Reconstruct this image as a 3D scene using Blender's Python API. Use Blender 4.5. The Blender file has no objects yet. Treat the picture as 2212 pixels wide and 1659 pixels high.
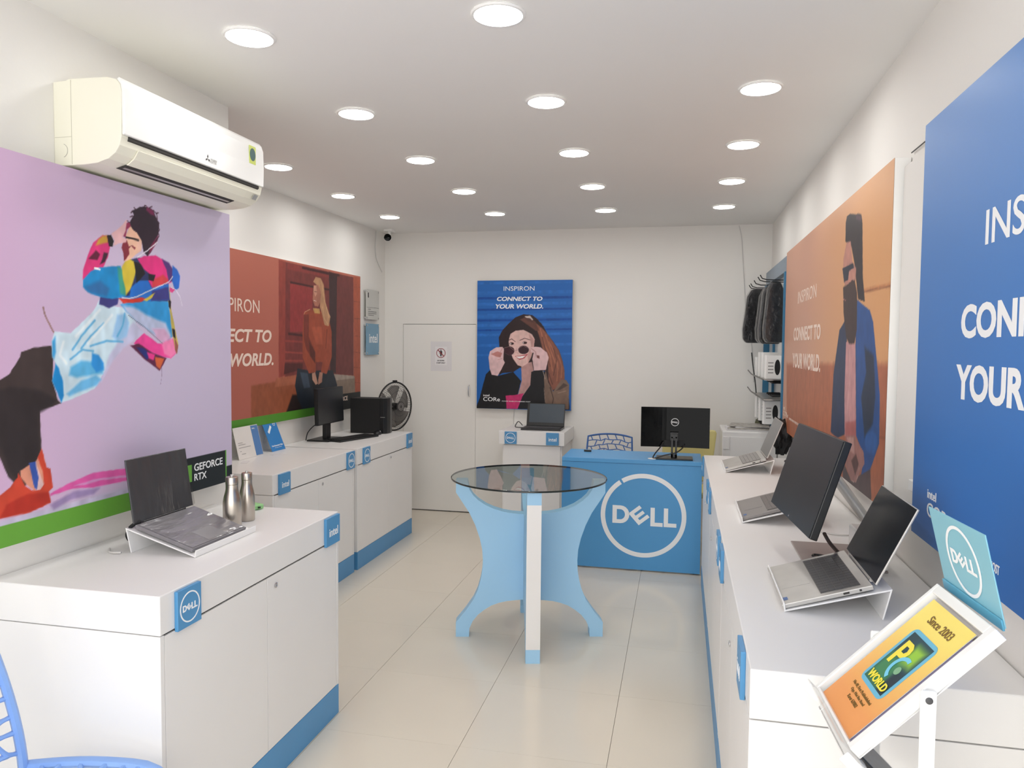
import bpy, bmesh, math, random
import numpy as np
from mathutils import Vector, Matrix
from mathutils.geometry import tessellate_polygon

scene = bpy.context.scene
COL = scene.collection
PI = math.pi
rng = random.Random(7)

# ------------------------------------------------------------------ camera, sky, exposure
cam_data = bpy.data.cameras.new('camera')
cam_data.sensor_width = 36.0
cam_data.lens = 36.0 * 1621.0 / 2212.0
cam_data.clip_start = 0.05
cam = bpy.data.objects.new('camera', cam_data)
COL.objects.link(cam)
cam.matrix_world = Matrix(((0.97572, -0.019713, 0.218134, 0.0),
                           (0.218846, 0.047797, -0.974588, 0.0),
                           (0.008786, 0.998663, 0.050951, 1.6),
                           (0, 0, 0, 1)))
scene.camera = cam

world = bpy.data.worlds.new('daylight')
scene.world = world
world.use_nodes = True
wn = world.node_tree.nodes
bg = wn['Background']
bg.inputs['Color'].default_value = (1.0, 0.988, 0.968, 1)
bg.inputs['Strength'].default_value = 1.35
LAMP = 20.0           # emission of the ceiling downlights

scene.view_settings.view_transform = 'Standard'
scene.view_settings.look = 'None'
scene.view_settings.gamma = 1.0
scene.view_settings.exposure = 1.2
scene.view_settings.use_curve_mapping = False
scene.cycles.use_denoising = True
scene.cycles.max_bounces = 12
scene.cycles.diffuse_bounces = 6
scene.cycles.caustics_reflective = False
scene.cycles.caustics_refractive = False
scene.cycles.sample_clamp_indirect = 6.0

# ------------------------------------------------------------------ materials
def lin(c):
    out = []
    for v in c:
        v = v / 255.0
        out.append(v / 12.92 if v <= 0.04045 else ((v + 0.055) / 1.055) ** 2.4)
    return out

def mat(name, rgb, rough=0.5, metal=0.0, vary=0.03, scale=6.0, bump=0.0, bscale=60.0, emit=0.0, coat=0.0, spec=0.5, stretch=None):
    m = bpy.data.materials.new(name)
    m.use_nodes = True
    nt = m.node_tree
    b = nt.nodes['Principled BSDF']
    c = lin(rgb)
    tc = nt.nodes.new('ShaderNodeTexCoord')
    mp = nt.nodes.new('ShaderNodeMapping')
    if stretch:
        mp.inputs['Scale'].default_value = stretch
    nt.links.new(tc.outputs['Object'], mp.inputs['Vector'])
    nz = nt.nodes.new('ShaderNodeTexNoise')
    nz.inputs['Scale'].default_value = scale
    nt.links.new(mp.outputs['Vector'], nz.inputs['Vector'])
    rp = nt.nodes.new('ShaderNodeValToRGB')
    rp.color_ramp.elements[0].position = 0.3
    rp.color_ramp.elements[1].position = 0.7
    rp.color_ramp.elements[0].color = [max(0, v * (1 - vary)) for v in c] + [1]
    rp.color_ramp.elements[1].color = [min(1, v * (1 + vary)) for v in c] + [1]
    nt.links.new(nz.outputs['Fac'], rp.inputs['Fac'])
    nt.links.new(rp.outputs['Color'], b.inputs['Base Color'])
    b.inputs['Roughness'].default_value = rough
    b.inputs['Metallic'].default_value = metal
    b.inputs['Specular IOR Level'].default_value = spec
    b.inputs['Coat Weight'].default_value = coat
    if emit:
        b.inputs['Emission Color'].default_value = c + [1]
        b.inputs['Emission Strength'].default_value = emit
    if bump:
        n2 = nt.nodes.new('ShaderNodeTexNoise')
        n2.inputs['Scale'].default_value = bscale
        nt.links.new(mp.outputs['Vector'], n2.inputs['Vector'])
        bp = nt.nodes.new('ShaderNodeBump')
        bp.inputs['Strength'].default_value = bump
        bp.inputs['Distance'].default_value = 0.01
        nt.links.new(n2.outputs['Fac'], bp.inputs['Height'])
        nt.links.new(bp.outputs['Normal'], b.inputs['Normal'])
    return m

def mat_print(name, rough=0.45):
    m = bpy.data.materials.new(name)
    m.use_nodes = True
    nt = m.node_tree
    b = nt.nodes['Principled BSDF']
    a = nt.nodes.new('ShaderNodeAttribute')
    a.attribute_name = 'print'
    nt.links.new(a.outputs['Color'], b.inputs['Base Color'])
    b.inputs['Roughness'].default_value = rough
    b.inputs['Specular IOR Level'].default_value = 0.3
    return m

def mat_glass(name, tint, rough=0.0):
    m = bpy.data.materials.new(name)
    m.use_nodes = True
    nt = m.node_tree
    nt.nodes.remove(nt.nodes['Principled BSDF'])
    out = nt.nodes['Material Output']
    tr = nt.nodes.new('ShaderNodeBsdfTransparent')
    tr.inputs['Color'].default_value = (*tint, 1)
    gl = nt.nodes.new('ShaderNodeBsdfGlossy')
    gl.inputs['Roughness'].default_value = rough
    fr = nt.nodes.new('ShaderNodeFresnel')
    fr.inputs['IOR'].default_value = 1.5
    mx = nt.nodes.new('ShaderNodeMixShader')
    ge = nt.nodes.new('ShaderNodeNewGeometry')
    sub = nt.nodes.new('ShaderNodeMath'); sub.operation = 'SUBTRACT'; sub.inputs[0].default_value = 1.0
    mul = nt.nodes.new('ShaderNodeMath'); mul.operation = 'MULTIPLY'
    nt.links.new(ge.outputs['Backfacing'], sub.inputs[1])
    nt.links.new(sub.outputs[0], mul.inputs[0]); nt.links.new(fr.outputs['Fac'], mul.inputs[1])
    nt.links.new(mul.outputs[0], mx.inputs['Fac'])
    nt.links.new(tr.outputs[0], mx.inputs[1])
    nt.links.new(gl.outputs[0], mx.inputs[2])
    nt.links.new(mx.outputs[0], out.inputs['Surface'])
    return m

WHITE = mat('white_wall_paint', (232, 230, 226), 0.7, vary=0.012, scale=1.3, bump=0.03, bscale=90)
CEIL = mat('ceiling_paint', (231, 230, 228), 0.8, vary=0.01, scale=1.0)
TILE = mat('beige_gloss_tile', (216, 208, 194), 0.16, vary=0.015, scale=2.2, spec=0.5)
GROUT = mat('grout', (138, 131, 122), 0.9)
LAM = mat('white_laminate', (230, 229, 228), 0.38, vary=0.01, scale=3)
GAP = mat('dark_gap', (60, 58, 56), 0.9)
BLUE = mat('blue_laminate', (78, 144, 194), 0.4, vary=0.03, scale=4)
BLUE_DESK = mat('desk_blue', (80, 154, 210), 0.42, vary=0.02, scale=2)
BLUE_L = mat('light_blue_paint', (160, 204, 236), 0.5, vary=0.015, scale=3)
WLET = mat('white_lettering', (240, 242, 244), 0.5, vary=0.005)
TAUPE = mat('pink_white_lettering', (236, 214, 200), 0.5, vary=0.005)
SILV = mat('brushed_silver', (196, 194, 190), 0.35, 0.6, vary=0.04, scale=20)
STEEL = mat('brushed_steel', (196, 188, 178), 0.3, 1.0, vary=0.12, scale=14, stretch=(1, 1, 0.08))
CHROME = mat('chrome', (210, 210, 212), 0.15, 1.0)
BLACK = mat('black_plastic', (24, 25, 27), 0.35, vary=0.05, scale=20)
BLACKM = mat('matt_black', (20, 20, 22), 0.65, vary=0.05, scale=20)
SCREEN = mat('screen_film', (38, 41, 44), 0.3, vary=0.12, scale=5, spec=0.35)
DARKSCR = mat('display_black', (24, 29, 34), 0.22, vary=0.1, scale=4, spec=0.3)
GLOSS = mat('gloss_black', (8, 9, 10), 0.08, vary=0.02, spec=0.10)
ACRYL = mat('white_acrylic', (240, 240, 240), 0.25, vary=0.01)
AC_CREAM = mat('cream_plastic', (236, 234, 218), 0.4, vary=0.01)
AC_WHITE = mat('gloss_white_plastic', (240, 240, 238), 0.18, vary=0.008)
DIFF = mat('lamp_diffuser', (253, 251, 247), 0.5, emit=LAMP)
WRAP = mat('wrapped_grey', (64, 64, 67), 0.16, vary=0.10, scale=5, bump=0.35, bscale=10, stretch=(1, 3, 1))
WRAPK = mat('wrapped_deck', (126, 124, 128), 0.14, vary=0.08, scale=5, bump=0.55, bscale=10, stretch=(3, 1, 1))
KEYS = mat('key_grey', (72, 72, 74), 0.5, vary=0.08, scale=12)
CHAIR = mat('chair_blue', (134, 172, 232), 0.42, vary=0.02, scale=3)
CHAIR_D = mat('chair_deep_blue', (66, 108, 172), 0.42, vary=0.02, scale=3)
YEL = mat('chair_yellow', (218, 208, 142), 0.5)
TEAL = mat('teal_card', (132, 190, 206), 0.35, vary=0.03)
PAPER = mat('paper', (222, 220, 222), 0.7, vary=0.01)
RED = mat('sign_red', (150, 60, 66), 0.6)
INK = mat('sign_ink', (50, 48, 52), 0.6)
GREEN = mat('green_print', (104, 168, 62), 0.5)
LGREEN = mat('pale_green', (150, 205, 140), 0.5)
PLASTICBAG = mat_glass('clear_bag', (0.88, 0.88, 0.88), 0.22)
GLASS = mat_glass('grey_table_glass', (0.75, 0.80, 0.79), 0.0)
EDGEG = mat('glass_edge', (26, 34, 34), 0.12)
CLEAR = mat_glass('clear_acrylic', (0.95, 0.95, 0.95), 0.22)
BROWN = mat('brown_cable', (62, 48, 44), 0.5)
FABRIC = mat('sleeve_black', (40, 40, 42), 0.3, vary=0.35, scale=14, bump=1.0, bscale=22)
RACKBLUE = mat('rack_blue', (44, 112, 150), 0.45)
RACKGREY = mat('rack_grey_blue', (128, 142, 156), 0.45)
NEWS = mat('newsprint', (178, 174, 168), 0.8, vary=0.25, scale=40)
OLIVE = mat('olive_pack', (88, 90, 66), 0.6, vary=0.2, scale=30)
PRINT = mat_print('printed_flex', 0.42)

# ------------------------------------------------------------------ mesh builder
def frame(origin, right, up):
    r = Vector(right).normalized()
    u = Vector(up)
    u = (u - r * u.dot(r)).normalized()
    n = r.cross(u)
    o = Vector(origin)
    return Matrix(((r.x, u.x, n.x, o.x), (r.y, u.y, n.y, o.y), (r.z, u.z, n.z, o.z), (0, 0, 0, 1)))

class M:
    def __init__(s, mx=None):
        s.v = []; s.f = []; s.mx = mx or Matrix.Identity(4)
    def add(s, vs, fs, mx=None):
        k = len(s.v)
        mm = s.mx @ mx if mx is not None else s.mx
        s.v += [mm @ Vector(p) for p in vs]
        s.f += [tuple(i + k for i in f) for f in fs]
        return s
    def box(s, x0, x1, y0, y1, z0, z1, mx=None):
        return s.add([(x0,y0,z0),(x1,y0,z0),(x1,y1,z0),(x0,y1,z0),(x0,y0,z1),(x1,y0,z1),(x1,y1,z1),(x0,y1,z1)],
                     [(3,2,1,0),(4,5,6,7),(0,1,5,4),(1,2,6,5),(2,3,7,6),(3,0,4,7)], mx)
    def prism(s, loops, z0, z1, mx=None):
        # loops: outer ring then holes, 2D points
        if loops and not isinstance(loops[0][0], (tuple, list)):
            loops = [loops]
        vs = []; off = []
        for lp in loops:
            off.append(len(vs)); vs += [(p[0], p[1], z0) for p in lp]
        n = len(vs)
        tris = tessellate_polygon([[Vector((p[0], p[1], 0)) for p in lp] for lp in loops])
        vs += [(p[0], p[1], z1) for lp in loops for p in lp]
        fs = []
        for t in tris:
            a, b, c = [Vector(vs[i]) for i in t]
            ccw = (b - a).cross(c - a).z > 0
            if not ccw: t = (t[0], t[2], t[1])
            fs.append(tuple(i + n for i in t)); fs.append(tuple(reversed(t)))
        for o, lp in zip(off, loops):
            m = len(lp)
            area = sum(lp[i][0]*lp[(i+1)%m][1] - lp[(i+1)%m][0]*lp[i][1] for i in range(m))
            outer = (o == 0)
            fwd = (area > 0) == outer
            for i in range(m):
                j = (i + 1) % m
                q = (o+i, o+j, n+o+j, n+o+i)
                fs.append(q if fwd else tuple(reversed(q)))
        return s.add(vs, fs, mx)
    def tube(s, path, r, n=8, closed=False, flat=1.0, mx=None, caps=True):
        P = [Vector(p) for p in path]
        rings = []; vs = []; fs = []
        m = len(P); prev = None
        for i in range(m):
            if closed: t = P[(i+1) % m] - P[i-1]
            else: t = P[min(i+1, m-1)] - P[max(i-1, 0)]
            t.normalize()
            if prev is None:
                a = Vector((0,0,1)) if abs(t.z) < 0.9 else Vector((1,0,0))
                u = t.cross(a).normalized()
            else:
                u = (prev - t * prev.dot(t)).normalized()
            prev = u; w = t.cross(u)
            rr = r[i] if isinstance(r, (list, tuple)) else r
            for k in range(n):
                a = 2*PI*k/n
                vs.append(P[i] + u*math.cos(a)*rr + w*math.sin(a)*rr*flat)
        segs = m if closed else m-1
        for i in range(segs):
            j = (i+1) % m
            for k in range(n):
                l = (k+1) % n
                fs.append((i*n+k, j*n+k, j*n+l, i*n+l)[::-1])
        if not closed and caps:
            fs.append(tuple(range(n))[::-1][::-1]); fs.append(tuple((m-1)*n+k for k in range(n))[::-1])
        return s.add(vs, fs, mx)
    def lathe(s, prof, n=28, mx=None, close=True):
        vs = []; fs = []
        for r, z in prof:
            for k in range(n):
                a = 2*PI*k/n
                vs.append((r*math.cos(a), r*math.sin(a), z))
        for i in range(len(prof)-1):
            for k in range(n):
                l = (k+1) % n
                fs.append((i*n+k, i*n+l, (i+1)*n+l, (i+1)*n+k))
        if close:
            fs.append(tuple(range(n))[::-1]); fs.append(tuple((len(prof)-1)*n+k for k in range(n)))
        return s.add(vs, fs, mx)
    def ribbon(s, pts, th, y0, y1):
        """sheet bent along pts in the (x, z) plane, th thick, running from y0 to y1"""
        P = [Vector((p[0], p[1])) for p in pts]
        up = []; dn = []
        for i in range(len(P)):
            d = []
            if i > 0: d.append((P[i]-P[i-1]).normalized())
            if i < len(P)-1: d.append((P[i+1]-P[i]).normalized())
            ns = [Vector((-q.y, q.x)) for q in d]
            nn = sum(ns, Vector((0,0))).normalized()
            k = 1.0 / max(0.35, nn.dot(ns[0]))
            up.append(P[i] + nn*th*k); dn.append(P[i])
        loop = dn + up[::-1]
        a = sum(loop[i].x*loop[(i+1)%len(loop)].y - loop[(i+1)%len(loop)].x*loop[i].y for i in range(len(loop)))
        if a < 0: loop = loop[::-1]
        mx = Matrix(((1,0,0,0),(0,0,-1,0),(0,1,0,0),(0,0,0,1)))
        return s.prism([[(p.x, p.y) for p in loop]], -y1, -y0, mx)

def build(name, m, material, parent=None, smooth=False, bevel=0.0, kind=None, label=None, segs=2):
    me = bpy.data.meshes.new(name)
    inv = Matrix.Identity(4)
    if parent is not None:
        inv = WORLD[parent.name].inverted()
    me.from_pydata([tuple(inv @ p) for p in m.v], [], m.f)
    me.update()
    if smooth:
        me.shade_smooth()
        if smooth != True:
            pass
    me.materials.append(material)
    o = bpy.data.objects.new(name, me)
    COL.objects.link(o)
    if smooth and bevel == 0.0:
        md = o.modifiers.new('crease', 'EDGE_SPLIT'); md.split_angle = math.radians(40)
    if bevel:
        md = o.modifiers.new('bevel', 'BEVEL'); md.width = bevel; md.segments = segs; md.limit_method = 'ANGLE'
        md.harden_normals = False
    WORLD[o.name] = Matrix.Identity(4)
    if parent is not None:
        o.parent = parent
        WORLD[o.name] = WORLD[parent.name].copy()
    if kind: o['kind'] = kind
    if label: o['label'] = label
    return o
WORLD = {}

def struct(name, m, material, parent=None, **k):
    return build(name, m, material, parent, kind='structure' if parent is None else None, **k)

def thing(name, label, cat, loc=(0,0,0), group=None):
    o = bpy.data.objects.new(name, None)
    COL.objects.link(o)
    o.empty_display_size = 0.05
    o.location = loc
    WORLD[o.name] = Matrix.Translation(Vector(loc))
    o['label'] = label; o['category'] = cat
    if group: o['group'] = group
    return o

def tag(o, label, cat, group=None):
    o['label'] = label; o['category'] = cat
    if group: o['group'] = group
    return o

def copy_tree(o, parent=None, loc=None, label=None, group=None):
    c = o.copy(); COL.objects.link(c)
    if parent is not None: c.parent = parent
    if loc is not None: c.location = loc
    if label: c['label'] = label
    if group: c['group'] = group
    WORLD[c.name] = Matrix.Translation(Vector(c.location))
    for ch in list(o.children): copy_tree(ch, c)
    return c

# ------------------------------------------------------------------ lettering
def text_mesh(txt, bold=0.0, shear=0.0, spacing=1.0):
    cu = bpy.data.curves.new('lettering', 'FONT')
    cu.body = txt
    cu.size = 1.0
    cu.offset = bold
    cu.shear = shear
    cu.space_character = spacing
    cu.resolution_u = 4
    cu.extrude = 0.02
    cu.align_x = 'LEFT'
    ob = bpy.data.objects.new('lettering', cu)
    COL.objects.link(ob)
    bpy.context.view_layer.update()
    me = bpy.data.meshes.new_from_object(ob.evaluated_get(bpy.context.evaluated_depsgraph_get()))
    vs = [v.co.copy() for v in me.vertices]
    fs = [tuple(p.vertices) for p in me.polygons]
    bpy.data.objects.remove(ob); bpy.data.curves.remove(cu); bpy.data.meshes.remove(me)
    return vs, fs

def text(m, txt, fr, x0, x1, y0, y1, bold=0.0, shear=0.0, spacing=1.0, th=0.0008):
    """fit the lettering into the box x0..x1, y0..y1 of frame fr"""
    vs, fs = text_mesh(txt, bold, shear, spacing)
    ax = min(v.x for v in vs); bx = max(v.x for v in vs)
    ay = min(v.y for v in vs); by = max(v.y for v in vs)
    out = [((v.x-ax)/(bx-ax)*(x1-x0)+x0, (v.y-ay)/(by-ay)*(y1-y0)+y0, (v.z+0.02)/0.04*th+0.0002) for v in vs]
    return m.add(out, fs, fr)

def lines(parent, material, fr, specs, name='lettering'):
    for sp in specs:
        kw = sp[5] if len(sp) > 5 else {}
        build(name, text(M(), sp[0], fr, *sp[1:5], **kw), material, parent)

def wordmark(m, fr, cx, cy, w, th=0.001):
    """four letter round-badge wordmark with the tilted third-stroke E; w is the width of the word"""
    k = w / 377.0
    def q(pts): return [(cx + (x-1228)*k, cy - (y-717)*k) for x, y in pts]
    def arc(ax, ay, rx, ry, a0, a1, n=10): return [(ax+rx*math.cos(math.radians(a0+(a1-a0)*i/n)), ay+ry*math.sin(math.radians(a0+(a1-a0)*i/n))) for i in range(n+1)]
    y0, y1 = 662, 770
    outer = [(1040,y0)] + arc(1088,(y0+y1)/2,53,(y1-y0)/2,-90,90) + [(1040,y1)]
    inner = [(1066,y0+23)] + arc(1086,(y0+y1)/2,29,(y1-y0)/2-23,-90,90) + [(1066,y1-23)]
    m.prism([q(outer), q(inner)], 0.0002, th, fr)
    a = Vector((62, 69)).normalized(); b = Vector((64, -52)).normalized(); o = Vector((1136, 708))
    E = [(0,0),(0,82),(21,82),(21,24),(36,24),(36,76),(56,76),(56,24),(71,24),(71,82),(92,82),(92,0)]
    m.prism([q([tuple(o + a*s_ + b*t_) for s_, t_ in E])], 0.0002, th, fr)
    for x, h in ((1266, 72), (1344, 74)):
        m.prism([q([(x,y0+4),(x+25,y0+4),(x+25,y1-15),(x+h,y1-15),(x+h,y1+8),(x,y1+8)])], 0.0002, th, fr)
    return m

def ring(m, fr, cx, cy, r0, r1, th=0.001, a0=0.0, a1=360.0, n=64):
    pts0 = []; pts1 = []
    for i in range(n+1):
        a = math.radians(a0 + (a1-a0)*i/n)
        pts0.append((cx+r0*math.cos(a), cy+r0*math.sin(a))); pts1.append((cx+r1*math.cos(a), cy+r1*math.sin(a)))
    for i in range(n):
        m.prism([[pts0[i], pts1[i], pts1[i+1], pts0[i+1]]], 0.0002, th, fr)
    return m

def disc_pts(cx, cy, r, n=24, ry=None):
    return [(cx+r*math.cos(2*PI*i/n), cy+(ry or r)*math.sin(2*PI*i/n)) for i in range(n)]

# ------------------------------------------------------------------ flat print painted onto a fine vertex grid
def paint_sheet(name, parent, fr, a0, a1, b0, b1, step, base, ops, k=0.93, bands=()):
    """sheet in frame fr from a0..a1 (right) and b0..b1 (up), in metres; ops in millimetres of the same axes"""
    na = max(2, int(round((a1-a0)/step))+1); nb = max(2, int(round((b1-b0)/step))+1)
    A, Bv = np.meshgrid(np.linspace(a0, a1, na), np.linspace(b0, b1, nb))
    X = A.ravel()*1000; Y = Bv.ravel()*1000
    C = base(A.ravel(), Bv.ravel()).astype(float)
    def dist(pts, closed):
        d = np.full(sel.sum(), 1e9); x = X[sel]; y = Y[sel]
        n = len(pts)
        for i in range(n if closed else n-1):
            x0, y0 = pts[i]; x1, y1 = pts[(i+1) % n]
            dx, dy = x1-x0, y1-y0; L = dx*dx+dy*dy+1e-9
            t = np.clip(((x-x0)*dx+(y-y0)*dy)/L, 0, 1)
            d = np.minimum(d, np.hypot(x-x0-t*dx, y-y0-t*dy))
        return d
    C0 = C.copy()
    rs = np.random.RandomState(len(ops)+3)
    def vnoise(sx, sy):
        gx = int((X.max()-X.min())/sx)+3; gy = int((Y.max()-Y.min())/sy)+3
        g = rs.rand(gy, gx)*2-1
        fx = (X-X.min())/sx; fy = (Y-Y.min())/sy
        ix = fx.astype(int); iy = fy.astype(int); tx = fx-ix; ty = fy-iy
        tx = tx*tx*(3-2*tx); ty = ty*ty*(3-2*ty)
        return (g[iy, ix]*(1-tx)+g[iy, ix+1]*tx)*(1-ty)+(g[iy+1, ix]*(1-tx)+g[iy+1, ix+1]*tx)*ty
    shade = 1.0
    if len(ops) > 10:
        w1 = vnoise(16, 16); w2 = vnoise(16, 16)
        shade = 1 + .05*vnoise(40, 70) + .045*vnoise(18, 26)
        X = X + 1.1*w1; Y = Y + 1.1*w2
    for col, width, soft, pts in ops:
        xs = [p[0] for p in pts]; ys = [p[1] for p in pts]
        pad = width + soft + 2
        sel = (X > min(xs)-pad) & (X < max(xs)+pad) & (Y > min(ys)-pad) & (Y < max(ys)+pad)
        if not sel.any(): continue
        if width == 0:
            x = X[sel]; y = Y[sel]
            ins = np.zeros(len(x), bool)
            n = len(pts)
            for i in range(n):
                x0, y0 = pts[i]; x1, y1 = pts[(i+1) % n]
                if y0 == y1: continue
                c = ((y0 > y) != (y1 > y)) & (x < (x1-x0)*(y-y0)/(y1-y0)+x0)
                ins ^= c
            d = dist(pts, True); sd = np.where(ins, d, -d)
            w = np.clip(0.5 + sd/max(soft, 2.0), 0, 1)
        else:
            d = dist(pts, False)
            w = np.clip(0.5 + (width/2-d)/max(soft, 1.5), 0, 1)
        C[sel] = C[sel]*(1-w[:, None]) + np.array(col, float)*w[:, None]
    if len(ops) > 10:
        ch = (np.abs(C-C0).sum(1) > 12)
        C = np.where(ch[:, None], C*shade[:, None], C)
    for col, xa, xb, ya, yb in bands:
        s_ = (A.ravel() > xa) & (A.ravel() < xb) & (Bv.ravel() > ya) & (Bv.ravel() < yb)
        C[s_] = col
    c = np.clip(C/255.0, 0, 1)
    c = np.where(c <= 0.04045, c/12.92, ((c+0.055)/1.055)**2.4) * k
    verts = np.zeros((na*nb, 3)); verts[:, 0] = A.ravel(); verts[:, 1] = Bv.ravel()
    m4 = np.array(fr); verts = verts @ m4[:3, :3].T + m4[:3, 3]
    inv = np.array(WORLD[parent.name].inverted()); verts = verts @ inv[:3, :3].T + inv[:3, 3]
    i = np.arange(na*nb).reshape(nb, na)
    quads = np.stack([i[:-1, :-1], i[:-1, 1:], i[1:, 1:], i[1:, :-1]], -1).reshape(-1, 4)
    me = bpy.data.meshes.new(name)
    me.vertices.add(len(verts)); me.vertices.foreach_set('co', verts.ravel())
    me.loops.add(quads.size); me.loops.foreach_set('vertex_index', quads.ravel().astype(np.int32))
    me.polygons.add(len(quads)); me.polygons.foreach_set('loop_start', np.arange(0, quads.size, 4, dtype=np.int32))
    me.update(calc_edges=True)
    at = me.color_attributes.new('print', 'FLOAT_COLOR', 'POINT')
    at.data.foreach_set('color', np.concatenate([c, np.ones((len(c), 1))], 1).astype(np.float32).ravel())
    me.materials.append(PRINT)
    o = bpy.data.objects.new(name, me); COL.objects.link(o); o.parent = parent
    WORLD[o.name] = WORLD[parent.name].copy()
    return o
def flat(rgb): return lambda a, b: np.tile(np.array(rgb, float), (len(a), 1))
def grad(c0, c1, t):   # t(a, b) -> 0..1
    return lambda a, b: np.array(c0, float) + (np.array(c1, float)-np.array(c0, float))*np.clip(t(a, b), 0, 1)[:, None]
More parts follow.
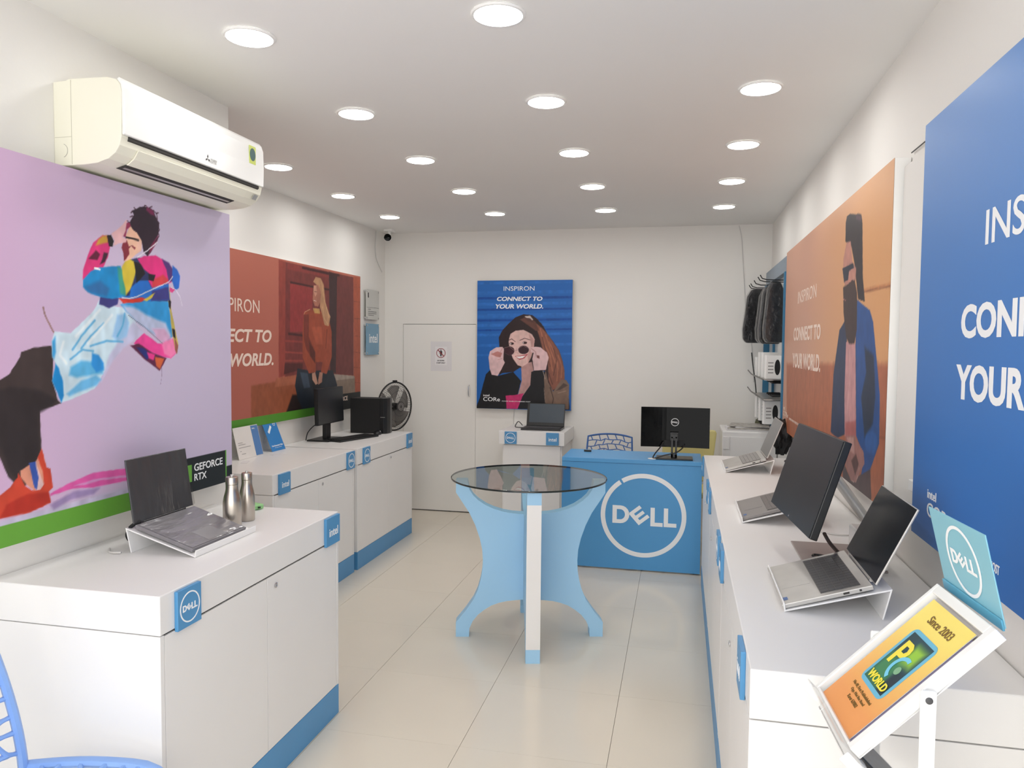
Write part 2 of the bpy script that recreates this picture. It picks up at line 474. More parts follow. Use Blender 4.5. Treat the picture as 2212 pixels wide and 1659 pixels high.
ART = {
 'purple': [
  ((196,190,214),0,14,[(1605,1057),(1809,1070),(2366,1073),(3003,1057),(3001,950),(1602,980)]),
  ((160,140,185),0,10,[(1990,1082),(2086,1106),(2203,1097),(2172,1080),(2071,1080),(2003,1061)]),
  ((222,95,168),0,4,[(1991,1116),(2059,1135),(2174,1154),(2333,1144),(2653,1124),(2653,1083),(2345,1099),(2173,1103),(2086,1116),(1991,1109)]),
  ((214,150,200),0,4,[(2086,1124),(2174,1131),(2337,1120),(2339,1111),(2204,1122),(2129,1120)]),
  ((66,56,56),0,3,[(1665,1465),(1821,1486),(1856,1505),(1892,1554),(1895,1568),(1941,1581),(2007,1587),(2016,1553),(2009,1478),(2029,1413),(2042,1401),(1999,1391),(1959,1386),(1961,1344),(1962,1214),(1965,1203),(1939,1171),(1880,1153),(1841,1195),(1814,1259),(1762,1339),(1661,1346)]),
  ((52,46,48),0,12,[(1663,1419),(1854,1465),(1962,1449),(2026,1413),(1999,1393),(1954,1376),(1954,1239),(1939,1189),(1887,1167),(1847,1209),(1821,1283),(1662,1374)]),
  ((220,150,125),0,3,[(1940,1229),(1963,1266),(1978,1213),(1968,1151),(1953,1135),(1935,1135),(1907,1157),(1884,1187),(1882,1207)]),
  ((225,190,190),0,4,[(1919,1226),(1940,1227),(1968,1146),(1953,1133),(1936,1136)]),
  ((58,88,170),0,3,[(1914,1226),(1938,1228),(1949,1175),(1942,1137),(1932,1147)]),
  ((203,72,52),0,3,[(1654,1105),(1811,1145),(1846,1163),(1873,1189),(1875,1201),(1884,1187),(1898,1158),(1922,1140),(1953,1135),(1969,1151),(1965,1194),(1945,1239),(1963,1266),(1979,1203),(1995,1197),(2002,1134),(1986,1125),(1992,1087),(1914,1072),(1809,1076),(1653,1078)]),
  ((180,52,40),0,8,[(1833,1115),(1904,1131),(1985,1124),(1991,1090),(1914,1075),(1809,1077)]),
  ((205,228,241),0,4,[(2221,1753),(2186,1705),(2133,1663),(2087,1629),(2022,1632),(2010,1600),(2012,1549),(2024,1531),(2008,1476),(2042,1403),(2070,1408),(2126,1422),(2186,1441),(2230,1494),(2269,1540),(2322,1587),(2405,1632),(2378,1700),(2332,1722),(2273,1728)]),
  ((196,196,226),0,12,[(2268,1531),(2322,1578),(2376,1607),(2433,1637),(2378,1675),(2323,1626),(2256,1555),(2216,1462)]),
  ((28,140,212),0,5,[(2008,1476),(2024,1530),(2037,1514),(2052,1470),(2054,1426),(2044,1402)]),
  ((60,160,222),0,8,[(2012,1600),(2024,1617),(2026,1566),(2018,1544),(2012,1553)]),
  ((95,180,228),0,12,[(2084,1517),(2129,1538),(2182,1533),(2230,1513),(2223,1490),(2169,1487),(2111,1481),(2077,1491)]),
  ((50,150,225),0,8,[(2177,1564),(2207,1555),(2230,1527),(2230,1504),(2193,1496),(2173,1524)]),
  ((110,185,232),0,10,[(2128,1471),(2193,1487),(2217,1472),(2192,1450),(2109,1432),(2075,1421),(2065,1430)]),
  ((150,195,235),0,12,[(2298,1697),(2338,1703),(2357,1670),(2343,1621),(2296,1602),(2271,1620)]),
  ((95,175,222),7,6,[(2192,1674),(2131,1618),(2093,1574)]),
  ((95,175,222),7,6,[(2234,1666),(2172,1619),(2130,1578)]),
  ((95,175,222),7,6,[(2322,1602),(2245,1604),(2171,1587)]),
  ((95,175,222),7,6,[(2335,1703),(2323,1659),(2296,1621)]),
  ((95,175,222),7,6,[(2084,1543),(2136,1574),(2183,1569)]),
  ((232,242,248),9,8,[(2217,1711),(2162,1664),(2109,1618)]),
  ((232,242,248),9,8,[(2272,1695),(2215,1643),(2160,1596)]),
  ((232,242,248),9,8,[(2058,1600),(2041,1557),(2067,1530)]),
  ((44,52,96),0,5,[(2363,1899),(2411,1912),(2490,1906),(2573,1843),(2575,1760),(2325,1741),(2340,1775)]),
  ((60,60,125),0,5,[(2218,1755),(2237,1766),(2307,1756),(2300,1735),(2260,1718),(2214,1730)]),
  ((48,150,214),0,6,[(2312,1735),(2436,1757),(2571,1760),(2585,1677),(2592,1625),(2552,1598),(2506,1624),(2406,1671),(2338,1713)]),
  ((185,195,226),0,14,[(2325,1731),(2379,1729),(2449,1703),(2553,1676),(2584,1630),(2552,1598),(2506,1624),(2405,1667),(2345,1708)]),
  ((214,170,205),0,12,[(2477,1653),(2545,1655),(2584,1619),(2552,1598),(2506,1613)]),
  ((232,72,152),0,4,[(2411,1622),(2433,1635),(2506,1598),(2552,1593),(2600,1620),(2616,1561),(2582,1538),(2527,1547),(2475,1562),(2376,1596)]),
  ((240,130,180),0,10,[(2529,1598),(2591,1617),(2614,1561),(2582,1540),(2543,1557)]),
  ((96,40,72),0,4,[(2359,1588),(2404,1596),(2475,1562),(2557,1540),(2515,1492),(2431,1538)]),
  ((200,96,60),0,5,[(2490,1545),(2543,1539),(2517,1498),(2496,1511)]),
  ((40,50,120),0,6,[(2390,1583),(2432,1578),(2467,1552),(2445,1535)]),
  ((226,60,140),0,5,[(2446,1565),(2490,1555),(2482,1532),(2456,1540)]),
  ((196,176,90),0,3,[(2568,1832),(2581,1802),(2588,1729),(2608,1657),(2627,1593),(2618,1553),(2607,1572),(2590,1641),(2578,1729),(2567,1770)]),
  ((34,28,34),0,3,[(2570,1781),(2587,1761),(2584,1729),(2574,1739)]),
  ((34,28,34),0,3,[(2591,1656),(2608,1651),(2611,1614),(2596,1625)]),
  ((150,90,80),0,3,[(2604,1620),(2627,1588),(2618,1553),(2607,1572)]),
  ((218,52,122),0,4,[(2142,1806),(2146,1842),(2168,1893),(2192,1937),(2235,1968),(2260,1970),(2269,1933),(2258,1895),(2233,1855),(2202,1854)]),
  ((206,160,60),0,8,[(2214,1949),(2235,1966),(2254,1970),(2260,1946),(2241,1941),(2204,1929)]),
  ((92,24,52),0,5,[(2170,1880),(2204,1913),(2223,1900),(2209,1879)]),
  ((60,30,50),0,5,[(2240,1911),(2259,1909),(2246,1879),(2221,1867),(2234,1892)]),
  ((28,24,28),0,3,[(2254,1970),(2274,1974),(2288,1954),(2280,1933),(2264,1933),(2259,1952)]),
  ((24,138,202),0,5,[(2143,1806),(2178,1839),(2220,1856),(2317,1871),(2340,1794),(2341,1765),(2274,1751),(2218,1755),(2164,1767),(2143,1783)]),
  ((46,110,170),0,14,[(2153,1784),(2219,1812),(2262,1788),(2249,1759),(2176,1766)]),
  ((60,150,130),0,10,[(2302,1867),(2328,1860),(2345,1795),(2342,1767),(2313,1773)]),
  ((240,240,245),7,2,[(2196,1852),(2220,1849)]),
  ((210,186,62),0,6,[(2323,1867),(2342,1890),(2364,1902),(2387,1895),(2395,1857),(2368,1796),(2343,1769),(2340,1794),(2328,1831)]),
  ((24,22,28),0,3,[(2360,1776),(2375,1797),(2368,1767)]),
  ((34,110,200),0,5,[(2367,1796),(2402,1826),(2459,1833),(2475,1809),(2572,1835),(2580,1766),(2436,1752),(2339,1746),(2308,1759),(2360,1769)]),
  ((60,60,130),0,8,[(2480,1795),(2572,1817),(2579,1766),(2472,1757)]),
  ((26,24,30),0,4,[(2384,1895),(2421,1891),(2444,1857),(2411,1827),(2396,1817),(2393,1857)]),
  ((226,50,130),0,5,[(2403,1906),(2440,1921),(2502,1930),(2559,1914),(2597,1887),(2588,1834),(2481,1807),(2461,1833),(2474,1855),(2439,1871)]),
  ((205,62,70),0,8,[(2481,1835),(2542,1861),(2577,1843),(2565,1831),(2481,1807)]),
  ((28,26,32),0,4,[(2461,1858),(2500,1857),(2489,1831),(2463,1834)]),
  ((84,50,120),0,6,[(2536,1922),(2578,1911),(2601,1887),(2598,1840),(2576,1836),(2562,1883)]),
  ((40,104,200),0,5,[(2599,1903),(2625,1890),(2644,1865),(2636,1817),(2612,1806),(2595,1840)]),
  ((226,70,140),0,4,[(2580,1818),(2612,1809),(2595,1795),(2580,1799)]),
  ((204,58,48),0,4,[(2305,1756),(2366,1757),(2422,1767),(2450,1763),(2422,1750),(2332,1739)]),
  ((206,186,70),0,4,[(2429,1756),(2473,1779),(2495,1788),(2480,1770),(2450,1753)]),
  ((206,210,220),4,2,[(2323,1760),(2359,1759),(2401,1769),(2495,1806),(2576,1836),(2598,1860)]),
  ((236,188,162),0,3,[(2348,1986),(2366,2020),(2400,2030),(2428,1978),(2425,1938),(2399,1923),(2370,1902),(2339,1889),(2336,1904),(2357,1920),(2352,1939)]),
  ((134,42,58),0,3,[(2346,1972),(2331,1955),(2324,1935),(2333,1918),(2334,1890),(2346,1900),(2363,1918),(2360,1938),(2374,1949),(2391,1937),(2397,1945),(2379,1952),(2361,1946),(2352,1965)]),
  ((44,26,44),0,3,[(2372,2019),(2366,2032),(2389,2064),(2379,2076),(2405,2089),(2419,2098),(2458,2106),(2493,2098),(2508,2077),(2525,2052),(2519,2011),(2500,1985),(2478,1940),(2458,1922),(2437,1935),(2427,1976),(2403,2001),(2382,2009)]),
  ((120,30,78),0,7,[(2458,2105),(2491,2097),(2502,2079),(2480,2080),(2454,2091)]),
  ((124,32,72),0,6,[(2500,1988),(2519,2011),(2514,1985),(2476,1940),(2461,1926),(2477,1965)]),
  ((150,44,84),0,4,[(2372,2019),(2367,2035),(2346,2026),(2332,2003),(2313,1981),(2331,1979),(2344,1975),(2353,2006)]),
  ((62,28,46),4,3,[(2382,2075),(2374,2067)]),
  ((62,28,46),4,3,[(2495,2098),(2513,2086),(2515,2068)]),
  ((62,28,46),4,3,[(2509,2065),(2525,2055),(2516,2041)]),
  ((62,28,46),4,3,[(2519,2021),(2524,2007),(2511,1990)]),
  ((62,28,46),4,3,[(2398,2086),(2391,2091)]),
  ((62,28,46),4,3,[(2366,2032),(2354,2037)]),
  ((62,28,46),4,3,[(2384,2059),(2370,2053)]),
  ((62,28,46),4,3,[(2444,2102),(2448,2109),(2455,2108)]),
  ((62,28,46),4,3,[(2473,2104),(2486,2110)]),
  ((62,28,46),4,3,[(2508,2090),(2521,2093)]),
  ((62,28,46),4,3,[(2522,2037),(2527,2031),(2521,2024)]),
  ((62,28,46),4,3,[(2515,1995),(2503,1982),(2507,1975)]),
  ((236,188,170),0,2,[(2404,1970),(2418,1977),(2428,1966),(2425,1943),(2408,1931),(2404,1946)]),
  ((38,26,30),8,2,[(2348,1977),(2378,1976),(2411,1975)]),
  ((232,184,188),0,4,[(2275,1979),(2306,1998),(2332,2019),(2354,2042),(2346,2000),(2331,1974),(2350,1970),(2347,1958),(2311,1949),(2286,1938),(2290,1957)]),
  ((235,230,240),4,2,[(2404,1912),(2455,1942),(2514,1981)]),
  ((228,222,236),3,2,[(2584,1818),(2616,1809),(2640,1785),(2655,1746)]),
  ((150,115,105),5,2,[(1980,1708),(1987,1684),(2004,1653),(2019,1630)]),
  ((130,110,140),2,2,[(2526,1505),(2527,1474),(2519,1441)]),
  ((80,80,110),2,2,[(2351,1699),(2434,1657),(2536,1596)]),
 ],
 'brick': [
  ((120,56,52),0,10,[(4896,2184),(6043,2176),(6039,1332),(4885,1361)]),
  ((150,68,58),0,8,[(4810,2188),(4904,2185),(4885,1370),(4799,1360)]),
  ((148,58,56),0,8,[(4964,2043),(5306,2038),(5292,1692),(4960,1686)]),
  ((136,58,54),0,8,[(4931,2179),(5603,2172),(5581,2130),(4930,2134)]),
  ((66,34,34),14,8,[(4973,2044),(5306,2038),(5602,2036)]),
  ((70,36,36),16,10,[(4942,1672),(5145,1663)]),
  ((150,66,58),14,8,[(4888,1621),(5144,1614)]),
  ((156,70,62),12,8,[(4887,1541),(5143,1530)]),
  ((150,68,60),14,8,[(4869,1478),(5143,1473)]),
  ((84,42,40),0,8,[(4886,1460),(5143,1455),(5142,1412),(4868,1380)]),
  ((62,40,42),0,14,[(5581,2180),(5727,2168),(5699,1360),(5597,1379)]),
  ((112,54,52),0,8,[(5734,2169),(6030,2175),(6039,1332),(5722,1360)]),
  ((70,36,38),18,8,[(5150,2166),(5559,2163),(5762,2167)]),
  ((172,86,62),0,5,[(6043,2184),(6199,2185),(6203,1120),(6051,1141)]),
  ((120,60,48),3,2,[(6050,2096),(6199,2099)]),
  ((120,60,48),3,2,[(6049,1972),(6198,1972)]),
  ((120,60,48),3,2,[(6049,1826),(6198,1823)]),
  ((120,60,48),3,2,[(6048,1675),(6197,1668)]),
  ((120,60,48),3,2,[(6047,1534),(6197,1524)]),
  ((120,60,48),3,2,[(6047,1403),(6196,1390)]),
  ((120,60,48),3,2,[(6046,1272),(6196,1257)]),
  ((150,84,58),0,16,[(4449,1320),(5066,1349),(5063,1131),(4917,1087),(4445,1087)]),
  ((168,98,72),0,10,[(4765,1357),(5066,1373),(5065,1303),(4747,1296)]),
  ((136,118,104),0,8,[(5619,1348),(6064,1321),(6077,1139),(5732,1162)]),
  ((165,150,138),0,6,[(5653,1357),(6052,1327),(6064,1304),(5710,1303)]),
  ((42,32,32),0,20,[(4990,1228),(5257,1212),(5827,1150),(5826,1023),(5337,1060),(4881,1082)]),
  ((34,42,52),0,6,[(5066,1419),(5259,1395),(5642,1388),(5721,1266),(5709,1153),(5464,1169),(5348,1187),(5337,1070),(5139,1106),(5064,1196),(5028,1291)]),
  ((62,76,92),0,10,[(5104,1390),(5219,1377),(5258,1270),(5160,1265)]),
  ((26,28,34),0,8,[(5259,1375),(5444,1349),(5422,1202),(5318,1228)]),
  ((158,74,50),0,5,[(5166,1831),(5264,1864),(5449,1853),(5578,1798),(5626,1699),(5625,1495),(5535,1361),(5434,1377),(5466,1458),(5351,1460),(5350,1380),(5239,1376),(5143,1502),(5145,1689)]),
  ((122,54,42),0,12,[(5166,1821),(5244,1824),(5242,1653),(5342,1538),(5331,1460),(5202,1558),(5164,1643)]),
  ((92,42,34),0,12,[(5242,1624),(5342,1538),(5341,1450),(5260,1510)]),
  ((98,44,34),8,8,[(5544,1717),(5521,1567)]),
  ((176,86,60),0,14,[(5283,1730),(5448,1735),(5468,1597),(5363,1596)]),
  ((196,152,92),0,4,[(5308,1875),(5417,1876),(5423,1837),(5334,1838)]),
  ((186,140,104),0,4,[(5316,2077),(5357,2117),(5440,2115),(5489,2072),(5518,1936),(5567,1858),(5605,1820),(5573,1743),(5501,1751),(5459,1834),(5424,1891),(5439,1990),(5408,2046)]),
  ((222,184,140),4,3,[(5451,2089),(5496,1954),(5578,1809)]),
  ((222,184,140),4,3,[(5470,1893),(5495,1805),(5556,1758)]),
  ((222,184,140),4,3,[(5264,1864),(5185,1841),(5166,1821)]),
  ((222,184,140),4,3,[(5535,1897),(5596,1819)]),
  ((172,112,92),0,4,[(5322,2049),(5398,2060),(5439,2009),(5432,1931),(5397,1891),(5335,1894),(5305,1942)]),
  ((206,150,126),0,5,[(5326,2049),(5367,2053),(5377,1986),(5346,1964),(5322,2001)]),
  ((236,220,210),4,2,[(5321,1936),(5362,1931)]),
  ((70,36,34),4,2,[(5336,2004),(5377,2005)]),
  ((200,152,130),0,3,[(5289,1374),(5340,1380),(5385,1292),(5349,1282),(5295,1326)]),
  ((184,132,112),0,3,[(5413,1380),(5466,1373),(5454,1299),(5391,1282),(5391,1322)]),
 ],
 'street': [
  ((44,112,196),0,8,[(-1881,2190),(-973,2195),(-973,2173),(-1881,2167)]),
  ((44,112,196),0,8,[(-1881,2102),(-972,2110),(-972,2079),(-1881,2071)]),
  ((44,112,196),0,8,[(-1880,1996),(-971,2007),(-971,1980),(-1880,1969)]),
  ((44,112,196),0,8,[(-1879,1892),(-970,1905),(-969,1871),(-1879,1856)]),
  ((44,112,196),0,8,[(-1879,1800),(-969,1816),(-968,1790),(-1879,1773)]),
  ((44,112,196),0,8,[(-1878,1708),(-967,1727),(-967,1705),(-1878,1685)]),
  ((44,112,196),0,8,[(-1878,1610),(-966,1632),(-966,1607),(-1877,1585)]),
  ((44,112,196),0,8,[(-1877,1518),(-965,1542),(-965,1524),(-1877,1499)]),
  ((20,78,160),0,6,[(-1880,2050),(-972,2057),(-971,2035),(-1880,2027)]),
  ((20,78,160),0,6,[(-1880,1941),(-970,1951),(-970,1933),(-1880,1922)]),
  ((20,78,160),0,6,[(-1879,1842),(-969,1855),(-969,1835),(-1879,1821)]),
  ((20,78,160),0,6,[(-1878,1748),(-968,1764),(-968,1748),(-1878,1731)]),
  ((48,34,36),0,5,[(-1494,1863),(-1421,1891),(-1337,1883),(-1284,1842),(-1231,1781),(-1189,1700),(-1136,1639),(-1083,1558),(-1051,1466),(-1040,1374),(-1039,1293),(-1079,1220),(-1131,1188),(-1194,1269),(-1216,1371),(-1300,1370),(-1447,1399),(-1511,1356),(-1617,1344),(-1649,1323),(-1639,1406),(-1618,1469),(-1646,1593),(-1652,1676),(-1620,1739),(-1568,1796)]),
  ((140,88,72),0,10,[(-1315,1822),(-1241,1761),(-1168,1679),(-1083,1558),(-1051,1466),(-1030,1374),(-1029,1293),(-1090,1220),(-1141,1193),(-1179,1290),(-1186,1495),(-1239,1576),(-1267,1679)]),
  ((104,66,58),0,10,[(-1452,1842),(-1378,1873),(-1305,1822),(-1272,1740),(-1304,1740),(-1378,1791)]),
  ((182,116,88),8,8,[(-1262,1761),(-1219,1618),(-1166,1516),(-1143,1373)]),
  ((182,116,88),8,8,[(-1178,1638),(-1114,1516),(-1092,1394),(-1101,1281)]),
  ((182,116,88),8,8,[(-1209,1700),(-1167,1577),(-1113,1435)]),
  ((182,116,88),8,8,[(-1093,1517),(-1056,1415),(-1060,1313)]),
  ((92,58,52),7,6,[(-1240,1679),(-1197,1515),(-1165,1413)]),
  ((92,58,52),7,6,[(-1135,1577),(-1103,1476),(-1133,1332)]),
  ((92,58,52),7,6,[(-1185,1372),(-1142,1250)]),
  ((206,190,182),0,6,[(-1410,1873),(-1357,1878),(-1326,1842),(-1357,1822)]),
  ((90,60,56),0,6,[(-1420,1863),(-1357,1853),(-1315,1812),(-1378,1822)]),
  ((188,146,142),0,5,[(-1437,1430),(-1337,1452),(-1319,1370),(-1349,1235),(-1424,1128),(-1464,1150),(-1430,1275)]),
  ((226,188,182),0,5,[(-1548,1708),(-1493,1744),(-1419,1754),(-1343,1719),(-1311,1658),(-1321,1576),(-1341,1503),(-1372,1441),(-1426,1407),(-1469,1419),(-1512,1476),(-1544,1553),(-1558,1636)]),
  ((204,158,152),0,10,[(-1366,1709),(-1313,1658),(-1323,1576),(-1345,1493),(-1374,1441),(-1380,1513),(-1344,1596)]),
  ((48,34,36),0,5,[(-1562,1780),(-1472,1791),(-1409,1781),(-1335,1740),(-1303,1679),(-1345,1711),(-1419,1748),(-1493,1739),(-1540,1710),(-1556,1656),(-1577,1677)]),
  ((26,26,30),0,4,[(-1868,1009),(-1831,1110),(-1799,1237),(-1773,1331),(-1725,1379),(-1660,1318),(-1511,1356),(-1436,1275),(-1464,1160),(-1477,1134),(-1578,1132),(-1572,1012)]),
  ((28,27,31),0,4,[(-1424,1128),(-1349,1235),(-1340,1359),(-1274,1386),(-1211,1361),(-1204,1248),(-1131,1178),(-997,1252),(-979,1017),(-1467,1014)]),
  ((128,104,90),0,5,[(-1206,1377),(-1182,1269),(-1133,1183),(-1060,1292),(-1016,1293),(-987,1248),(-988,1022),(-1103,1019),(-1208,1073),(-1221,1310)]),
  ((86,70,64),0,8,[(-1110,1189),(-1039,1262),(-997,1242),(-1069,1200)]),
  ((70,56,52),8,6,[(-1162,1218),(-1130,1116),(-1150,1033)]),
  ((160,134,118),8,8,[(-1089,1169),(-1017,1191)]),
  ((196,180,170),4,2,[(-1232,1371),(-1210,1300)]),
  ((160,140,130),3,2,[(-1220,1217),(-1208,1083)]),
  ((202,50,112),0,4,[(-1581,1135),(-1493,1143),(-1411,1161),(-1467,1014),(-1572,1012)]),
  ((226,190,192),0,4,[(-1749,1488),(-1735,1546),(-1678,1583),(-1617,1588),(-1601,1573),(-1607,1469),(-1592,1443),(-1626,1375),(-1660,1318),(-1716,1327),(-1738,1384)]),
  ((190,128,122),0,7,[(-1726,1520),(-1662,1547),(-1619,1531),(-1634,1490),(-1683,1499)]),
  ((196,140,136),5,4,[(-1619,1573),(-1635,1542)]),
  ((196,140,136),4,4,[(-1661,1469),(-1618,1479)]),
  ((226,190,192),0,4,[(-1354,1586),(-1302,1594),(-1255,1587),(-1197,1541),(-1179,1495),(-1204,1380),(-1316,1372),(-1332,1483),(-1320,1535),(-1349,1545)]),
  ((120,72,68),0,5,[(-1291,1514),(-1265,1510),(-1264,1484),(-1288,1489)]),
  ((190,136,132),5,4,[(-1342,1576),(-1302,1545),(-1296,1504)]),
  ((66,36,44),0,3,[(-1501,1553),(-1504,1539),(-1512,1527),(-1525,1517),(-1541,1512),(-1558,1512),(-1574,1517),(-1587,1526),(-1596,1538),(-1599,1552),(-1596,1567),(-1587,1579),(-1574,1588),(-1558,1594),(-1541,1594),(-1526,1589),(-1512,1580),(-1504,1567)]),
  ((60,34,42),0,3,[(-1365,1563),(-1368,1550),(-1376,1538),(-1390,1529),(-1406,1524),(-1424,1524),(-1440,1528),(-1454,1537),(-1463,1549),(-1466,1562),(-1463,1575),(-1454,1587),(-1441,1596),(-1424,1601),(-1407,1601),(-1390,1597),(-1377,1588),(-1368,1576)]),
  ((150,120,120),3,1,[(-1598,1578),(-1550,1594),(-1502,1553),(-1472,1559),(-1465,1574),(-1418,1601),(-1367,1575)]),
  ((120,100,105),2,1,[(-1592,1532),(-1549,1511),(-1507,1522)]),
  ((58,34,34),0,2,[(-1507,1620),(-1508,1617),(-1512,1613),(-1517,1611),(-1524,1609),(-1532,1609),(-1538,1610),(-1544,1613),(-1548,1616),(-1549,1620),(-1548,1624),(-1544,1627),(-1539,1630),(-1532,1631),(-1524,1632),(-1517,1630),(-1512,1628),(-1508,1624)]),
  ((58,34,34),0,2,[(-1382,1629),(-1384,1625),(-1388,1621),(-1394,1619),(-1401,1617),(-1409,1617),(-1417,1619),(-1423,1621),(-1427,1624),(-1429,1628),(-1427,1632),(-1423,1636),(-1417,1638),(-1410,1640),(-1401,1640),(-1394,1638),(-1388,1636),(-1384,1633)]),
  ((235,225,225),0,2,[(-1532,1619),(-1533,1617),(-1534,1616),(-1535,1615),(-1537,1614),(-1540,1614),(-1542,1615),(-1543,1616),(-1544,1617),(-1545,1619),(-1545,1621),(-1543,1622),(-1542,1624),(-1540,1624),(-1537,1624),(-1535,1624),(-1534,1623),(-1533,1621)]),
  ((235,225,225),0,2,[(-1412,1628),(-1412,1627),(-1413,1625),(-1415,1624),(-1417,1623),(-1419,1623),(-1421,1624),(-1423,1625),(-1424,1627),(-1424,1628),(-1424,1630),(-1423,1632),(-1421,1633),(-1419,1633),(-1417,1633),(-1415,1633),(-1413,1632),(-1412,1630)]),
  ((60,38,38),5,2,[(-1554,1651),(-1529,1663),(-1494,1638)]),
  ((60,38,38),5,2,[(-1452,1649),(-1408,1670),(-1353,1654)]),
  ((184,86,92),0,3,[(-1499,1504),(-1449,1508),(-1373,1526),(-1406,1484),(-1453,1469)]),
  ((244,238,236),0,2,[(-1489,1500),(-1446,1502),(-1394,1511),(-1422,1488),(-1459,1481)]),
  ((190,140,138),3,3,[(-1483,1574),(-1489,1538),(-1465,1531)]),
 ],
 'ochre': [
  ((176,104,74),0,30,[(5340,1496),(2671,1553),(2611,1068),(5209,834)]),
  ((150,90,60),8,8,[(3203,1825),(2984,1821),(2784,1816)]),  # sheet creases: their shading painted in as dark and light strokes
  ((208,140,90),8,8,[(3204,1832),(2985,1829),(2785,1823)]),
  ((150,88,62),8,8,[(2913,1282),(2759,1295)]),
  ((76,60,64),0,5,[(3489,1112),(3316,1054),(3146,1110),(3007,1158),(2980,1050),(2997,990),(3464,940)]),
  ((36,54,88),0,5,[(3528,1725),(3646,1683),(3748,1483),(3773,1205),(3609,1197),(3456,1233),(3489,1390),(3467,1608)]),
  ((202,148,150),0,5,[(3497,1629),(3320,1621),(3261,1309),(3252,1246),(3464,1221),(3496,1389)]),
  ((180,104,104),0,10,[(3463,1283),(3261,1309),(3252,1246),(3454,1222)]),
  ((226,190,188),5,5,[(3426,1593),(3401,1466),(3435,1322)]),
  ((170,116,120),4,5,[(3354,1538),(3365,1398)]),
  ((30,80,146),0,5,[(3331,1805),(3093,1746),(3037,1701),(2960,1546),(2904,1428),(2894,1260),(3006,1152),(3146,1108),(3116,1187),(3252,1249),(3317,1621),(3314,1690)]),
  ((28,46,72),0,20,[(3160,1608),(3012,1576),(2968,1424),(2991,1323),(3112,1259),(3188,1409),(3119,1511)]),
  ((40,96,168),0,14,[(2916,1264),(2919,1249),(2933,1234),(2956,1221),(2985,1212),(3017,1208),(3049,1208),(3077,1215),(3096,1226),(3104,1240),(3100,1256),(3085,1272),(3060,1284),(3029,1293),(2996,1297),(2965,1295),(2940,1288),(2923,1277)]),
  ((20,40,74),4,4,[(3313,1676),(3261,1309)]),
  ((166,118,112),0,4,[(3445,1227),(3282,1246),(3117,1200),(3098,1157),(3162,1120),(3226,1063),(3316,1054),(3437,1105)]),
  ((200,156,150),0,6,[(3421,1222),(3296,1237),(3271,1172),(3365,1173)]),
  ((96,64,62),0,8,[(3328,1136),(3242,1176),(3194,1142),(3244,1087)]),
  ((220,190,185),2,1,[(3182,1164),(3188,1103),(3240,1059),(3301,1056)]),
  ((42,34,40),0,4,[(3580,2153),(3560,2179),(3494,2179),(3380,2157),(3335,2153),(3283,2139),(3261,2102),(3226,1886),(3178,1784),(3294,1801),(3342,1883),(3383,1956),(3450,2034),(3575,2071)]),
  ((84,56,70),0,6,[(3380,2156),(3288,2133),(3285,2113),(3377,2135)]),
  ((190,132,118),0,4,[(3553,2062),(3467,2059),(3422,1967),(3349,1932),(3348,1884),(3386,1873),(3561,1879),(3606,1947),(3603,2001)]),
  ((60,40,38),0,5,[(3595,1874),(3516,1876),(3374,1893),(3316,1826),(3301,1676),(3335,1621),(3436,1620),(3500,1651),(3567,1755)]),
  ((206,140,130),5,3,[(3587,1819),(3530,1811)]),
  ((30,36,58),0,3,[(3622,1959),(3408,1961),(3386,1935),(3481,1934),(3496,1896),(3577,1892)]),
  ((196,140,124),0,4,[(3424,1918),(3378,1921),(3354,1888),(3398,1886)]),
 ],
}
# ------------------------------------------------------------------ room shell
XR = 0.755; XL = -2.02; XL2 = -2.80; YB = 6.85; HC = 2.667; YF = -0.35; YP = 3.09
def LW(x): return frame((x, 0, 0), (0, 1, 0), (0, 0, 1))      # plane on the left wall, right axis = +Y
def RW(x): return frame((x, 0, 0), (0, -1, 0), (0, 0, 1))     # plane on the right wall, right axis = -Y
def BW(y): return frame((0, y, 0), (1, 0, 0), (0, 0, 1))      # plane facing the shop front, right axis = +X
def UPF(z): return frame((0, 0, z), (1, 0, 0), (0, 1, 0))

floor = struct('floor', M().box(XL2-.1, XR+.1, YF, YB+.1, -0.12, -0.008), GROUT)
T = 0.5865; G = 0.0009
proto = None; meshes = {}
for i in range(-5, 2):
    for j in range(-8, 7):
        x0 = -0.2435 + i*T; y0 = 3.392 + j*T
        xa, xb = max(x0, XL2)+G, min(x0+T, XR)-G
        ya, yb = max(y0, YF)+G*.45, min(y0+T, YB)-G*.45
        if xb-xa < .02 or yb-ya < .02: continue
        key = (round(xb-xa, 3), round(yb-ya, 3))
        if key not in meshes:
            o = build('tile', M().box(0, xb-xa, 0, yb-ya, -0.008, 0), TILE, floor)
            meshes[key] = o.data
        else:
            o = bpy.data.objects.new('tile', meshes[key]); COL.objects.link(o); o.parent = floor
        o.location = (xa, ya, 0)
ceiling = struct('ceiling', M().box(XL2-.1, XR+.1, YF, YB+.1, HC, HC+.12), CEIL)
struct('wall_left', M().box(XL2-.1, XL2, YP, YB+.1, 0, HC), WHITE)
struct('wall_left_front', M().box(XL2-.1, XL, YF, YP, 0, HC), WHITE)
struct('wall_right', M().box(XR, XR+.1, YF, YB+.1, 0, HC), WHITE)
DX0, DX1, DZ = -2.612, -1.888, 1.797
wb = M().box(XL2, DX0-.003, YB, YB+.1, 0, HC).box(DX1+.003, XR, YB, YB+.1, 0, HC).box(DX0-.003, DX1+.003, YB, YB+.1, DZ+.004, HC)
struct('wall_back', wb, WHITE)
door = struct('door_1', M().box(DX0, DX1, YB+.004, YB+.044, 0.008, DZ), WHITE)
build('door_backing', M().box(DX0-.003, DX1+.003, YB+.06, YB+.09, 0, DZ+.004), GAP, door)
